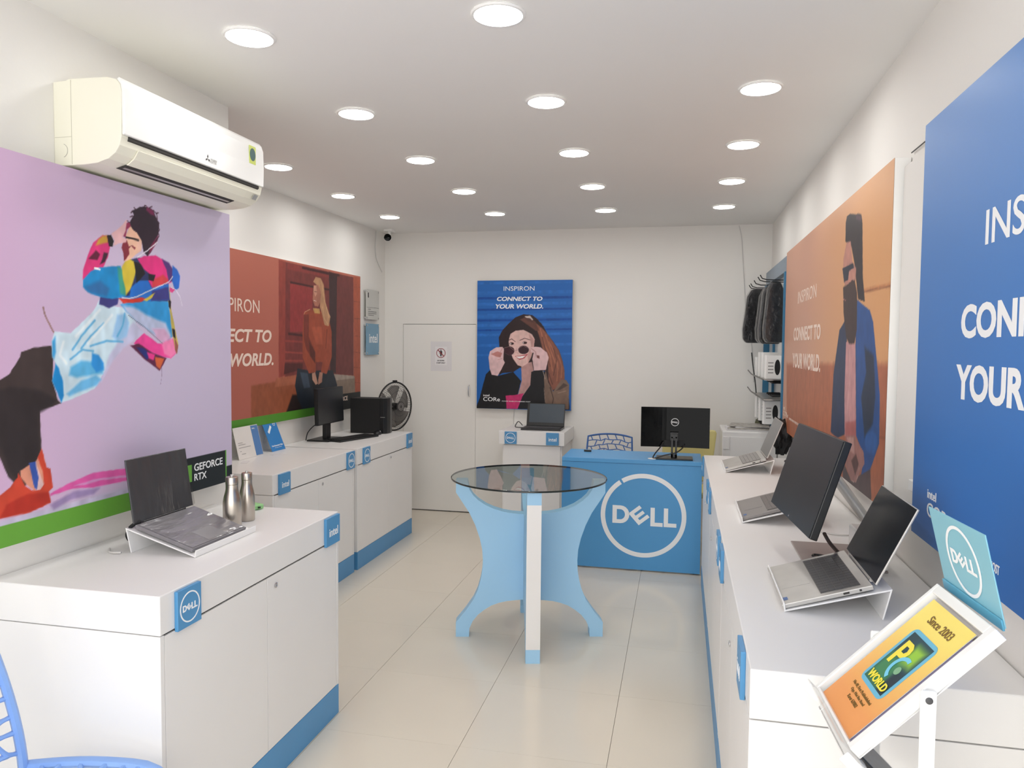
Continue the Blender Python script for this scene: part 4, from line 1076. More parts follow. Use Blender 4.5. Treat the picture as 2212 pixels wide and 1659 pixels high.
# steel bottles
def bottle(x, y, r, h, label):
    t = thing('water_bottle', label, 'bottle', (x, y, .8835), 'brushed steel bottles')
    mx = Matrix.Translation((x, y, .8835))
    z = h
    build('body', M().lathe([(r*.94, 0), (r, .004), (r, z*.47), (r*.98, z*.53), (r*.88, z*.62), (r*.74, z*.70), (r*.68, z*.75), (r*.67, z*.80), (r*.67, z*.842)], 36, mx), STEEL, t, smooth=True)
    c = build('cap', M().lathe([(r*.66, z*.846), (r*.685, z*.85), (r*.685, z*.972), (r*.64, z*.985), (r*.45, z*.985)], 36, mx), STEEL, t, smooth=True)
    build('lid_tab', M().lathe([(r*.2, z*.985), (r*.2, z*1.02), (r*.12, z*1.03)], 16, mx), SILV, c, smooth=True)
    return t
bottle(-1.677, 2.565, .0345, .206, 'steel bottle nearer the wrapped laptop')
bottle(-1.703, 2.708, .0305, .197, 'steel bottle standing behind the other, nearer the counter end')
t = thing('cable_pouch', 'pale green packet with a black button behind the steel bottles', 'packet', (-1.80, 2.87, .8835))
fg = frame((-1.80, 2.87, .884), (.35, .94, 0), (-.94, .35, 0))
build('pouch', M().box(-.06, .06, -.03, .03, 0, .022, mx=fg), LGREEN, t, bevel=.006)
build('button', M().lathe([(.006, .0), (.006, .006)], 12, fg @ Matrix.Translation((.03, -.036, .008)) ), BLACK, t)

# display cards on the middle left counter
def card(label, ya, yb, lean, h, base, art):
    t = thing('display_card', label, 'card', (-2.70, (ya+yb)/2, .8655))
    fr = frame((-2.688, ya, .866), (0, 1, 0), (-math.sin(math.radians(lean)), 0, math.cos(math.radians(lean))))
    w = yb-ya
    build('panel', M().box(0, w, 0, h, -.003, 0, mx=fr), base, t, bevel=.0008)
    build('easel_leg', M().box(w*.4, w*.6, 0.0, h*.8, -.003, 0, mx=frame((-2.688-math.sin(math.radians(lean))*h*.8*2, ya, .866), (0, 1, 0), (math.sin(math.radians(lean)), 0, math.cos(math.radians(lean))))), CLEAR, t)
    art(t, fr, w, h); return t
def art_a(t, fr, w, h):
    f2 = off(fr)
    build('stripe', M().box(w*.70, w*.985, h*.02, h*.98, 0, .0005, mx=f2), mat('stripe_blue', (84, 128, 184), .45), t)
    m = M(); text(m, 'DELL', off(f2, .0006), w*.74, w*.86, h*.87, h*.91, bold=.02); build('lettering', m, WLET, t)
    m = M()
    for (a, b, c) in ((.08, .26, .50), (.08, .36, .44), (.08, .55, .35), (.1, .15, .24), (.14, .30, .15)): m.box(w*a, w*b, h*c, h*c+.0035, 0, .0005, mx=f2)
    build('small_print', m, mat('print_grey', (150, 148, 146), .6), t)
def art_b(t, fr, w, h):
    f2 = off(fr); build('emblem', ring(M(), f2, w*.78, h*.90, w*.075, w*.09, n=24), WLET, t)
    lines(t, WLET, f2, [('DELL', w*.72, w*.84, h*.885, h*.915, dict(bold=.02)), ('Get Extended Offer', w*.1, w*.92, h*.15, h*.20, dict(bold=.02)), ('on your device', w*.28, w*.78, h*.09, h*.12)])
    m = M(); m.box(-w*.2, w*.2, -h*.045, h*.045, 0, .0006, mx=f2 @ Matrix.Translation((w*.36, h*.73, 0)) @ Matrix.Rotation(math.radians(40), 4, 'Z'))
    build('price_tag', m, WLET, t)
card('white display card with a blue stripe on the left middle counter', 4.195, 4.475, 13.5, .205, mat('card_cream', (226, 222, 218), .5), art_a)
card('bright blue display card beside the white striped one', 4.585, 4.76, 22, .212, mat('card_blue', (48, 128, 196), .45), art_b)
for i, (x, y) in enumerate(((-2.60, 4.50), (-2.62, 4.15))):
    o = build('paper_slip', M().box(-.02, .02, -.05, .05, 0, .0012, mx=Matrix.Translation((x, y, .8655)) @ Matrix.Rotation(.4*(i*2-1), 4, 'Z')), PAPER)
    tag(o, ['white paper slip at the foot of the blue display card', 'white paper slip left of the striped display card'][i], 'paper')
# ------------------------------------------------------------------ tilted black screen on the right counter
cy_, ct_ = math.radians(-85.0), math.radians(17.2)
Wd = Vector((math.cos(cy_), math.sin(cy_), 0)); Nn = Vector((math.sin(cy_), -math.cos(cy_), 0))
Ud = Vector((0, 0, 1))*math.cos(ct_) - Nn*math.sin(ct_)
fs = frame((.406, 2.626, 1.18), Wd, Ud)
t = thing('all_in_one_computer', 'large black all-in-one computer screen tilted on an arm on the right counter', 'computer', (.53, 2.70, .8815))
build('housing', M().box(-.27, .27, -.155, .155, -.026, -.002, mx=fs), BLACK, t, bevel=.003)
build('screen', M().box(-.268, .268, -.153, .153, -.0019, .0006, mx=fs), SCREEN, t, bevel=.0004)
build('lens', M().lathe([(.004, .0005), (.004, .0016), (.0005, .0018)], 12, fs @ Matrix.Translation((0, -.144, 0))), CHROME, t, smooth=True)
build('rear_bulge', M().box(-.15, .15, -.10, .10, -.045, -.0262, mx=fs), BLACK, t, bevel=.008)
bk = fs @ Vector((-.02, -.02, -.045))
build('arm', M().tube([bk, (.475, 2.66, 1.235), (.515, 2.68, 1.171), (.611, 2.68, 1.038), (.640, 2.68, .998)], .017, 14), SILV, t, smooth=True, label='silver tubular arm')
build('arm_bracket', M().box(.578, .665, 2.58, 2.75, .8875, 1.00), AC_WHITE, t, bevel=.006, label='white bracket at the foot of the arm')
build('base_plate', M().box(.413, .665, 2.58, 2.912, .8815, .8872), mat('plate_taupe', (150, 140, 136), .4), t, bevel=.002, label='flat grey brown base plate')
cable('black_cable', [(.44, 2.42, 1.035), (.47, 2.48, .99), (.52, 2.53, .935), (.56, 2.55, .90), (.60, 2.56, .893)], .006, BROWN, 'dark brown cable running from the tilted screen down to its base plate')
cable('black_cable', [(.455, 2.70, .892), (.465, 2.715, .892), (.50, 2.70, .892), (.53, 2.66, .892), (.56, 2.60, .892)], .004, BLACK, 'black cable end lying on the base plate of the tilted screen')
cable('white_cable', [(.55, 3.10, .885), (.60, 3.06, .885), (.66, 3.07, .885), (.72, 3.12, .885)], .003, WCAB, 'thin white cable lying on the right counter behind the tilted screen')

# ------------------------------------------------------------------ monitor on the blue desk (seen from behind)
t = thing('desktop_monitor', 'glossy black monitor back with a round white badge on the blue desk', 'monitor', (-.02, 5.44, .8005))
n = 16; xs = [-.268 + .482*i/n for i in range(n+1)]
def cz(x): return 5.485 + .018*((x+.027)/.241)**2*-1 + .018
m = M(); loop = [(x, cz(x)) for x in xs] + [(x, cz(x)+.020) for x in xs][::-1]
m.prism([loop], .880, 1.168)
build('back_shell', m, GLOSS, t, bevel=.004)
m = M(); loop = [(x, cz(x)+.0205) for x in xs] + [(x, cz(x)+.026) for x in xs][::-1]
m.prism([loop], .884, 1.164)
build('bezel', m, BLACKM, t)
f2 = BW(cz(-.02)-.0004); m = M()
ring(m, f2, -.028, 1.061, .0245, .028, n=40); wordmark(m, f2, -.028, 1.061, .042)
build('badge', m, WLET, t, label='round white wordmark badge')
build('neck', M().box(-.052, -.038, 5.455, 5.47, .812, .96).box(-.024, -.010, 5.455, 5.47, .812, .96).box(-.052, -.010, 5.455, 5.47, .95, .98).box(-.052, -.010, 5.455, 5.47, .812, .835), BLACK, t, bevel=.001)
build('neck_mount', M().box(-.06, -.002, 5.4705, 5.50, .93, .99), BLACK, t, bevel=.002)
build('foot', M().box(-.155, .10, 5.40, 5.56, .8005, .8115), BLACK, t, bevel=.003)
build('input_panel', M().box(-.10, .04, 5.4985, 5.502, .89, .93), BLACKM, t)
cable('monitor_cable', [(-.107, 5.47, .92), (-.13, 5.45, .88), (-.165, 5.43, .835), (-.172, 5.42, .807), (-.10, 5.42, .83), (-.02, 5.43, .85), (.02, 5.45, .875), (.04, 5.47, .90)], .0045, BLACK, 'black cables looping below the monitor on the blue desk')
o = build('cable_grommet', M().lathe([(.033, .0), (.033, .003), (.02, .0045), (.001, .0045)], 28, Matrix.Translation((-.18, 5.43, .8005))), ACRYL, smooth=True)
tag(o, 'round white cable hole cover on the blue desk', 'cable cover')
o = build('pen_cap', M().tube([(-.70, 5.66, .8085), (-.645, 5.66, .8085)], .0075, 10), BLACK, smooth=True); tag(o, 'tiny black pen lying at the left of the blue desk top', 'pen')

# ------------------------------------------------------------------ laptop on the small back counter
t = thing('laptop', 'dark laptop with grey display on the narrow back counter', 'laptop', (-1.17, 6.45, .8675))
build('base', M().box(-1.345, -.995, 6.37, 6.60, .8675, .884), BLACK, t, bevel=.003)
fl = frame((-1.17, 6.605, .884), (1, 0, 0), (0, .26, 1))
build('lid', M().box(-.172, .172, 0, .205, -.008, -.001, mx=fl), BLACK, t, bevel=.002)
build('screen', M().box(-.150, .165, .030, .199, -.0009, .0008, mx=fl), mat('screen_slate', (66, 76, 86), .3, spec=.4), t)
build('keyboard', M().box(-1.325, -1.015, 6.42, 6.56, .8842, .886), KEYS, t)
cable('black_cable', [(-1.345, 6.5, .876), (-1.40, 6.50, .876), (-1.42, 6.49, .885), (-1.39, 6.47, .93), (-1.365, 6.47, .915), (-1.35, 6.46, .90)], .004, BLACK, 'black cable sticking up at the left of the back counter laptop')

# ------------------------------------------------------------------ desktop computer in the far left corner
t = thing('computer_tower', 'black computer tower on the far left counter', 'computer', (-2.52, 5.86, .8655))
build('case', M().box(-2.666, -2.405, 5.77, 5.935, .8655, 1.155), BLACKM, t, bevel=.003)
m = M(); m.prism([[(-2.4045, 5.772), (-2.372, 5.772), (-2.352, 5.80), (-2.345, 5.85), (-2.352, 5.905), (-2.372, 5.933), (-2.4045, 5.933)]], .868, 1.158)
build('front_bezel', m, BLACK, t, bevel=.002)
build('drive_slot', M().box(-2.40, -2.36, 5.7705, 5.7716, 1.00, 1.003), SILV, t)
t = thing('desktop_monitor', 'black monitor in the far left corner seen almost edge on', 'monitor', (-2.62, 5.29, .8655))
fm = frame((-2.60, 5.285, 1.132), (.0, 1, 0), (-.03, 0, 1))
build('panel', M().box(-.215, .215, -.137, .137, -.03, -.002, mx=fm), BLACKM, t, bevel=.003)
build('screen', M().box(-.212, .212, -.130, .134, -.0019, .0005, mx=fm), mat('screen_dark', (28, 31, 34), .25), t)
build('neck', M().box(-2.66, -2.625, 5.26, 5.33, .878, 1.05), BLACK, t, bevel=.002)
build('foot', M().box(-2.74, -2.56, 5.16, 5.42, .8655, .877), BLACK, t, bevel=.003)
t = thing('keyboard', 'black keyboard lying on the left counters in front of the far monitor', 'keyboard', (-2.47, 5.36, .8655))
fk = frame((-2.475, 5.40, .8657), (.28, .96, 0), (-.96, .28, 0))
build('tray', M().box(-.225, .225, -.075, .075, 0, .013, mx=fk), BLACK, t, bevel=.003)
m = M()
for r in range(5):
    for c in range(18): m.box(-.215+c*.0238, -.215+c*.0238+.021, -.066+r*.026, -.066+r*.026+.022, .0135, .018, mx=fk)
build('keys', m, BLACKM, t, kind='stuff')
t = thing('computer_mouse', 'black mouse beside the computer tower on the far left counter', 'mouse', (-2.37, 5.70, .8655))
build('shell', M().lathe([(.026, .0003), (.03, .006), (.028, .018), (.018, .028), (.004, .032)], 20, Matrix.Translation((-2.40, 5.715, .8655)) @ Matrix.Diagonal((1.0, 1.6, 1, 1))), BLACK, t, smooth=True)
build('wheel', M().lathe([(.004, -.003), (.005, 0), (.004, .003)], 12, frame((-2.378, 5.715, .893), (0, 1, 0), (0, 0, 1))), SILV, t)
cable('monitor_lead', [(-2.655, 5.24, 1.01), (-2.70, 5.20, .98), (-2.735, 5.17, .93), (-2.735, 5.14, .875)], .004, BLACK, 'black lead curving behind the far left monitor')

# ------------------------------------------------------------------ pedestal fan
t = thing('pedestal_fan', 'black pedestal fan with a wire guard in the back left corner', 'fan', (-2.52, 6.36, 0))
HC_ = Vector((-2.505, 6.36, 1.045)); nrm = Vector((.93, -.37, .05)).normalized()
ff = frame(HC_, nrm.cross(Vector((0, 0, 1))).cross(nrm).normalized().cross(nrm), (0, 0, 1))
side = Vector((0, 0, 1)).cross(nrm).normalized()
ff = frame(HC_, side, (0, 0, 1))
def dome(r, R, h, s): return s*h*max(0.0, 1-(r/R)**2)**.6
def fanguard(s, h, R=.215, nw=60, rin=.045):
    m = M(mx=ff)
    for k in range(nw):
        a = 2*PI*k/nw
        pts = []
        for q in range(7):
            r = rin + (R-rin)*q/6
            pts.append((r*math.cos(a), r*math.sin(a), dome(r, R, h, s)+.0))
        m.tube(pts, .0010, 4)
    for r in (.085, .14, .185):
        m.tube([(r*math.cos(2*PI*k/40), r*math.sin(2*PI*k/40), dome(r, R, h, s)) for k in range(40)], .0013, 4, closed=True)
    return m
build('front_guard', fanguard(1, .07), BLACK, t)
build('rear_guard', fanguard(-1, .075), BLACK, t)
build('guard_rim', M(mx=ff).tube([(.217*math.cos(2*PI*k/64), .217*math.sin(2*PI*k/64), 0) for k in range(64)], .0075, 8, closed=True), BLACK, t, smooth=True)
build('rim_clip', M(mx=ff).box(-.02, .02, .212, .235, -.012, .012), BLACK, t, bevel=.003)
b = build('guard_badge', M(mx=ff).lathe([(.048, .066), (.048, .071), (.034, .074), (.001, .0745)], 28), mat('badge_grey', (70, 68, 68), .4), t, smooth=True)
m = M(mx=ff)
for r in (.020, .032): ring(m, ff.inverted() @ off(ff, .0745), 0, 0, r-.002, r+.001, n=24)
build('badge_rings', m, SILV, b)
blade_m = mat_glass('smoke_blade', (.55, .55, .55), .2)
for k in range(5):
    m = M(mx=ff @ Matrix.Rotation(2*PI*k/5, 4, 'Z')); vs = []; fs_ = []
    for i in range(7):
        for j in range(6):
            r = .035 + .155*i/6; a = math.radians(-8 + (52+10*i/6)*j/5)
            vs.append((r*math.cos(a), r*math.sin(a), -.02 + .035*j/5*(1-.2*i/6)))
    for i in range(6):
        for j in range(5): fs_.append((i*6+j, (i+1)*6+j, (i+1)*6+j+1, i*6+j+1))
    m.add(vs, fs_)
    o = build('blade', m, mat('blade_smoke', (120, 116, 112), .3) if k == 0 else bpy.data.materials['blade_smoke'], t, smooth=True)
    sd = o.modifiers.new('thick', 'SOLIDIFY'); sd.thickness = .0015
build('hub', M(mx=ff).lathe([(.03, -.03), (.034, -.01), (.03, .02), (.012, .03)], 24), BLACK, t, smooth=True)
build('motor', M(mx=ff).lathe([(.03, -.19), (.055, -.17), (.06, -.10), (.05, -.078)], 24), BLACK, t, smooth=True)
pc = ff @ Vector((0, 0, -.13))
build('pole', M().tube([(pc.x, pc.y, .03), (pc.x, pc.y, .99)], .014, 12), CHROME, t, smooth=True)
build('base', M().lathe([(.17, .0), (.175, .01), (.16, .022), (.03, .034), (.022, .09)], 36, Matrix.Translation((pc.x, pc.y, 0))), BLACK, t, smooth=True)

# ------------------------------------------------------------------ plastic chairs
def chair(label, origin, yaw, material, seed, group=None):
    """origin: centre of the seat on the floor; faces local +X"""
    t = thing('plastic_chair', label, 'chair', tuple(origin), group)
    R0 = Matrix.Translation(Vector(origin)) @ Matrix.Rotation(yaw, 4, 'Z')
    r = random.Random(seed)
    # back surface: u -1..1 across, v 0..1 up
    def back(u, v):
        w = .205 - .02*v
        x = -.211 - .085*v**1.7 - .05*(1-u*u)*(1-.3*v)
        return R0 @ Vector((x, u*w, .435 + .42*v*(1-.05*u*u)))
    def seat(u, v):     # v 0 rear .. 1 front
        w = .215*(1-.30*max(0, (v-.70)/.30)**2)
        x = -.215 + .44*v
        z = .437 + .012*math.sin(min(1, v*1.25)*PI)*abs(u) - .03*max(0, (v-.7)/.3)**2
        return R0 @ Vector((x, u*w, z))
    def lattice(fn, nu, nv, m, umax=.93, vlo=.04, vhi=.95):
        pts = {}
        for i in range(nu+1):
            for j in range(nv+1):
                u = -umax + 2*umax*i/nu; v = vlo + (vhi-vlo)*j/nv
                off_ = .5 if j % 2 else 0
                if 0 < i < nu: u += (off_-.25)*2*umax/nu + r.uniform(-.1, .1)*2*umax/nu
                if 0 < j < nv: v += r.uniform(-.22, .22)*(vhi-vlo)/nv
                pts[i, j] = (u, v)
        def seg(a, b):
            path = [fn(a[0]+(b[0]-a[0])*k/4, a[1]+(b[1]-a[1])*k/4) for k in range(5)]
            m.tube(path, [.011, .008, .007, .008, .011] if yaw > 0 else .0055, 6, flat=.8)
        for i in range(nu+1):
            for j in range(nv+1):
                if i < nu and 0 < j < nv: seg(pts[i, j], pts[i+1, j])
                if j < nv and (0 < i < nu) and (i+j) % 2 == 0: seg(pts[i, j], pts[i, j+1])
        return m
    N = 40
    def rim(fn, m, v0=0.0):
        path = []
        for k in range(12): path.append(fn(-1, v0+(1-v0)*k/12))
        for k in range(12): path.append(fn(-1+2*k/12, 1))
        for k in range(12): path.append(fn(1, 1-(1-v0)*k/12))
        path.append(fn(1, v0))
        return m.tube(path, .0185 if yaw > 0 else .011, 8, flat=.7)
    b = build('backrest', lattice(back, 8 if yaw > 0 else 11, 8 if yaw > 0 else 10, M(), umax=.985, vlo=.02, vhi=.985), material, t, smooth=True)
    build('back_rim', rim(back, M()), material, b, smooth=True)
    s = build('seat', lattice(seat, 8, 8, M(), umax=.985, vlo=.02, vhi=.985), material, t, smooth=True)
    build('seat_rim', rim(seat, M()), material, s, smooth=True)
    for sx, sy in ((.19, .18), (.19, -.18), (-.19, .18), (-.19, -.18)):
        build('leg', M().tube([R0 @ Vector((sx*.92, sy*.98, .43)), R0 @ Vector((sx*1.08, sy*1.12, .22)), R0 @ Vector((sx*1.15, sy*1.2, 0))], [.018, .016, .013], 8), material, t, smooth=True)
    return t
chair('light blue perforated plastic chair at the bottom left corner beside the white counter', (-1.477, 1.503, 0), math.radians(13), CHAIR, 3)
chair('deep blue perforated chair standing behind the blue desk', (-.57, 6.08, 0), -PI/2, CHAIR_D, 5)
# yellow chair behind the desk
t = thing('cushioned_chair', 'pale yellow chair back behind the glossy monitor on the blue desk', 'chair', (.12, 6.22, 0))
prof_ = [(-.14, .50), (.23, .50), (.262, .60), (.285, .74), (.302, .90), (.292, .925), (-.10, .925), (-.125, .91)]
build('backrest', M().prism([prof_], -.035, .0, BW(6.30)), YEL, t, bevel=.012)
build('seat', M().box(-.13, .25, 5.88, 6.26, .44, .49), YEL, t, bevel=.015)
for x, y in ((-.10, 5.91), (.22, 5.91), (-.10, 6.25), (.22, 6.25)): build('leg', M().tube([(x, y, 0), (x, y, .44)], .012, 8), BLACK, t, smooth=True)

# ------------------------------------------------------------------ storage cabinet and papers in the back right corner
t = thing('storage_cabinet', 'white storage cabinet in the back right corner under the display rack', 'cabinet', (.53, 6.42, 0))
build('body', M().box(.335, .752, 6.12, 6.60, 0, .945), LAM, t, bevel=.012)
build('door', M().box(.40, .745, 6.112, 6.1195, .05, .90), LAM, t, bevel=.002)
build('side_flap', M().box(.342, .392, 6.112, 6.1195, .80, .90), LAM, t, bevel=.002)
build('handle_recess', M().box(.375, .43, 6.108, 6.1118, .725, .745), GAP, t, bevel=.002)
r = random.Random(4); z = .9458
labs = ['lowest folded newspaper on the white storage cabinet', 'second folded newspaper from the bottom of the pile on the cabinet', 'third newspaper in the pile on the cabinet, slightly askew', 'top newspaper of the pile on the white cabinet']
for k in range(4):
    fr = Matrix.Translation((.55+r.uniform(-.02, .02), 6.29+r.uniform(-.03, .03), z)) @ Matrix.Rotation(r.uniform(-.25, .25), 4, 'Z')
    o = build('newspaper', M(mx=fr).box(-.165+.01*k, .165, -.12, .12, 0, .009), NEWS if k % 2 else PAPER, bevel=.002); tag(o, labs[k], 'newspaper', 'newspapers on the white cabinet')
    z += .0095
o = build('paper_box', M().box(.365, .43, 6.22, 6.33, .9458, .965), PAPER, bevel=.002); tag(o, 'small white box on the cabinet left of the newspapers', 'box')

# ------------------------------------------------------------------ wall rack with hooks
t = thing('display_rack', 'grey blue framed accessory rack with hooks beside the orange poster', 'rack', (.74, 6.1, 1.0))
build('back_panel', M().box(.738, .754, 5.54, 6.70, .95, 2.22), AC_WHITE, t)
build('header', M().box(.700, .7375, 5.50, 6.74, 2.13, 2.235), RACKGREY, t, bevel=.002)
for ya, yb in ((5.49, 5.535), (6.70, 6.745)): build('post', M().box(.69, .737, ya, yb, .90, 2.128), RACKBLUE if ya < 6 else RACKBLUE, t, bevel=.002)
build('centre_post', M().box(.72, .737, 6.32, 6.36, .95, 2.128), RACKBLUE, t)
for y in (5.70, 5.86, 6.16, 6.45, 6.60):
    build('hook', M().tube([(.738, y, 2.085), (.60, y, 2.09), (.565, y, 2.10), (.55, y, 2.125)], .004, 6), BLACK, t, smooth=True)
for z in (1.375, 1.235):
    sh = build('wire_shelf', M().tube([(.735, 5.55, z+.0), (.60, 5.57, z), (.58, 5.62, z), (.56, 6.3, z+.015), (.55, 6.5, z+.04)], .005, 6), mat('wire_grey', (96, 94, 92), .4) if z > 1.3 else bpy.data.materials['wire_grey'], t, smooth=True)
    build('shelf_sheet', M().box(.585, .735, 5.56, 6.45, z-.004, z), SILV, sh)
    for y in (5.60, 5.66, 5.74, 5.84, 5.93): build('price_hook', M().tube([(.735, y, z-.02 if z > 1.3 else z+.025), (.64, y, z-.02 if z > 1.3 else z+.025)], .008, 8), BLACK, sh)
def sleeve(label, y, zt_, w, h, lean, x0):
    t = thing('laptop_sleeve', label, 'laptop bag', (x0, y, zt_), 'plastic wrapped black laptop sleeves'); first = y > 6.4
    pts = [(-.2*w, 0), (.2*w, .0), (.36*w, -.06), (.44*w, -.6*h), (.50*w, -.75*h), (.47*w, -.93*h), (.36*w, -h), (-.36*w, -h), (-.48*w, -.93*h), (-.5*w, -.75*h), (-.44*w, -.5*h), (-.36*w, -.06)]
    fr = frame((x0, y, zt_), (.95, .1, 0), (lean, 0, 1))
    build('sleeve', M().prism([pts], -.022, .022, fr), FABRIC, t, bevel=.012)
    big = [(x*1.06, z*1.03+.012) for x, z in pts]
    build('plastic_bag', M().prism([big], -.027, .027, fr), PLASTICBAG, t, bevel=.01)
    if first:
        m = M(); text(m, 'G', off(fr, .0221), -.02*w, .20*w, -.56*h, -.50*h, bold=.02); build('logo', m, SILV, t)
    return t
sleeve('bagged black laptop sleeve hanging furthest left on the rack', 6.45, 2.075, .21, .435, .16, .60)
sleeve('bagged black laptop sleeve hanging second from the left on the rack', 6.16, 2.050, .17, .41, .0, .655)
sleeve('bagged black laptop sleeve hanging third from the left on the rack', 5.86, 2.060, .17, .43, .03, .648)
sleeve('bagged black laptop sleeve hanging nearest the orange poster', 5.70, 2.070, .16, .43, .0, .66)
def blister(label, x, y, z0, w, h, kind):
    t = thing('accessory_pack', label, 'packet', (x, y, z0), 'boxed accessories on the wall rack')
    fr = frame((x, y, z0), (.93, .22, 0), (0, 0, 1))
    build('box', M(mx=fr).box(-w/2, w/2, 0, h, -.02, .02), AC_WHITE, t, bevel=.002)
    build('picture', M(mx=fr).prism([disc_pts(w*.18, h*.5, w*.17, 18, h*.33)], .0202, .0225), [BLACK, KEYS, OLIVE][kind % 3], t)
    m = M(mx=fr)
    for k in range(4): m.box(-w*.38, -w*.06, h*(.25+.14*k), h*(.29+.14*k), .0202, .0208)
    build('small_print', m, mat('pack_print', (140, 138, 136), .6) if 'pack_print' not in bpy.data.materials else bpy.data.materials['pack_print'], t)
L1 = ['white accessory box at the far end of the upper rack shelf', 'white accessory box second from the far end of the upper rack shelf', 'white accessory box in the middle of the upper rack shelf', 'white accessory box at the near end of the upper rack shelf']
for k, (y, h) in enumerate(((6.36, .15), (6.14, .19), (5.90, .19), (5.68, .17))): blister(L1[k], .655, y, 1.3765, .12, h, k)
L2 = ['white pack hanging at the far end below the lower rack shelf', 'white pack hanging in the middle below the lower rack shelf', 'white pack hanging at the near end below the lower rack shelf']
for k, (y, h) in enumerate(((6.30, .17), (6.02, .18), (5.74, .17))): blister(L2[k], .655, y, 1.045, .12, h, k+1)
t = thing('crumpled_bag', 'olive and black packet bundle piled on the cabinet below the rack', 'packet', (.66, 6.42, .9458))
r = random.Random(9)
def crumple(x, y, z, sx, sy, sz, seed):
    bm = bmesh.new(); bmesh.ops.create_icosphere(bm, subdivisions=3, radius=1.0); r = random.Random(seed)
    for v in bm.verts:
        k = 1 + .25*math.sin(v.co.x*7+seed)*math.cos(v.co.y*6) + r.uniform(-.06, .06); v.co = Vector((v.co.x*sx*k+x, v.co.y*sy*k+y, max(z-sz, v.co.z*sz*k+z)))
    m = M(); vs = [v.co.copy() for v in bm.verts]; fs_ = [tuple(v.index for v in f.verts) for f in bm.faces]; bm.free(); return m.add(vs, fs_)
build('bag', crumple(.675, 6.51, .984, .05, .07, .038, 2), OLIVE, t)
build('pouch', crumple(.67, 6.34, 1.02, .045, .06, .034, 5), BLACK, t)
cable('hanging_rod', [(.575, 6.50, 1.56), (.585, 6.46, 1.45), (.60, 6.40, 1.32), (.61, 6.34, 1.17)], .005, BLACK, 'thin dark rod hanging in front of the rack boxes', 'rod')
o = build('black_backpack', crumple(.68, 5.33, 1.0, .06, .10, .12, 11), BLACKM); tag(o, 'black cloth bundle against the wall behind the small silver laptop', 'bag')
cable('black_cable', [(.70, 5.10, .8825), (.68, 5.06, .8825), (.66, 5.0, .8825), (.68, 4.95, .8825), (.72, 4.93, .8825), (.74, 5.0, .8825)], .004, BLACK, 'black cable coiled at the back of the far right counter')

# ------------------------------------------------------------------ brochure stand
t = thing('brochure_stand', 'white folding brochure stand with a teal header at the bottom right', 'stand', (.41, 1.50, 0))
byw, btl = math.radians(-86.5), math.radians(44.7)
Wb = Vector((math.cos(byw), math.sin(byw), 0)); Nb = Vector((math.sin(byw), -math.cos(byw), 0))
Ub = Vector((0, 0, 1))*math.cos(btl) - Nb*math.sin(btl)
fb = frame((.412, 1.498, 1.013), Wb, Ub)
W2, H2 = .125, .160
def tray(nm, fr):
    tr = build(nm, M(mx=fr).box(-W2, W2, -H2, H2, -.012, -.009), CLEAR, t)
    m = M(mx=fr)
    m.box(-W2, -W2+.012, -H2, H2, -.014, .010).box(W2-.018, W2, -H2, H2, -.014, .010)
    m.box(-W2+.012, W2-.018, H2-.020, H2, -.014, .010).box(-W2+.012, W2-.018, -H2, -H2+.006, -.014, .010)
    build('tray_frame', m, AC_WHITE, tr, bevel=.002)
    m = M(mx=fr).box(-W2+.002, W2-.002, -H2-.0025, -H2-.0005, -.014, .030)
    build('clear_lip', m, CLEAR, tr)
    build('tray_floor', M(mx=fr).box(-W2+.013, W2-.019, -H2+.007, H2-.021, -.0085, -.0065), mat('tray_grey', (196, 192, 190), .4) if 'tray_grey' not in bpy.data.materials else bpy.data.materials['tray_grey'], tr)
    return tr
tray('upper_tray', fb)
# lower tray folds the other way
lo = fb @ Vector((0, -H2, 0))
Ul = Vector((0, 0, 1))*math.cos(btl) + Nb*math.sin(btl)
f_lo = frame(lo - Ul*(H2+.012) + Vector((.0, 0, -.02)), Wb, Ul)
f_lo2 = frame(f_lo.translation, -Wb, Ul)
tray('lower_tray', f_lo2)
for sgn in (-1, 1):
    side = Wb*sgn*(W2+.010)
    c = Vector((.412, 1.498, 1.013)) + side
    build('side_post', M(mx=frame((c.x, c.y, 0), (1, 0, 0), (0, 0, 1))).box(-.0125, .0125, .02, c.z+.012, -.004, .004), AC_WHITE, t, bevel=.003)
    build('pivot', M().lathe([(.006, -.0046), (.006, .0052), (.004, .0062)], 16, frame((c.x, c.y, c.z-.004), (1, 0, 0), (0, 0, 1))), KEYS, t, smooth=True)
    q = f_lo2.translation + side
    build('cross_arm', M(mx=frame((q.x, q.y, q.z), tuple(Ul), tuple(Ul.cross(Wb)))).box(-.20, .20, -.010, .010, -.0005, .0035), AC_WHITE, t, bevel=.002)
    build('foot', M(mx=frame((c.x, c.y, 0), (1, 0, 0), (0, 0, 1))).box(-.19, .19, 0, .022, -.010, .010), AC_WHITE, t, bevel=.003)
# header sign
hs, ht = math.radians(-85.4), math.radians(-13.5)
Wh = Vector((math.cos(hs), math.sin(hs), 0)); Nh = Vector((math.sin(hs), -math.cos(hs), 0)); Uh = Vector((0, 0, 1))*math.cos(ht) - Nh*math.sin(ht)
fh = frame((.5195, 1.522, 1.206), Wh, Uh)
hd = build('header_sign', M(mx=fh).box(-.117, .117, -.082, .082, -.0025, 0), TEAL, t, bevel=.0008, label='teal header sign with a white round wordmark')
build('header_fold', M(mx=fh).box(-.117, .117, -.086, -.066, .0002, .004), mat('teal_dark', (92, 168, 196), .35), hd, bevel=.001)
m = M(); f2 = off(fh); ring(m, f2, .002, .003, .060, .0665, n=60); wordmark(m, f2, .002, .003, .098)
build('emblem', m, WLET, hd)
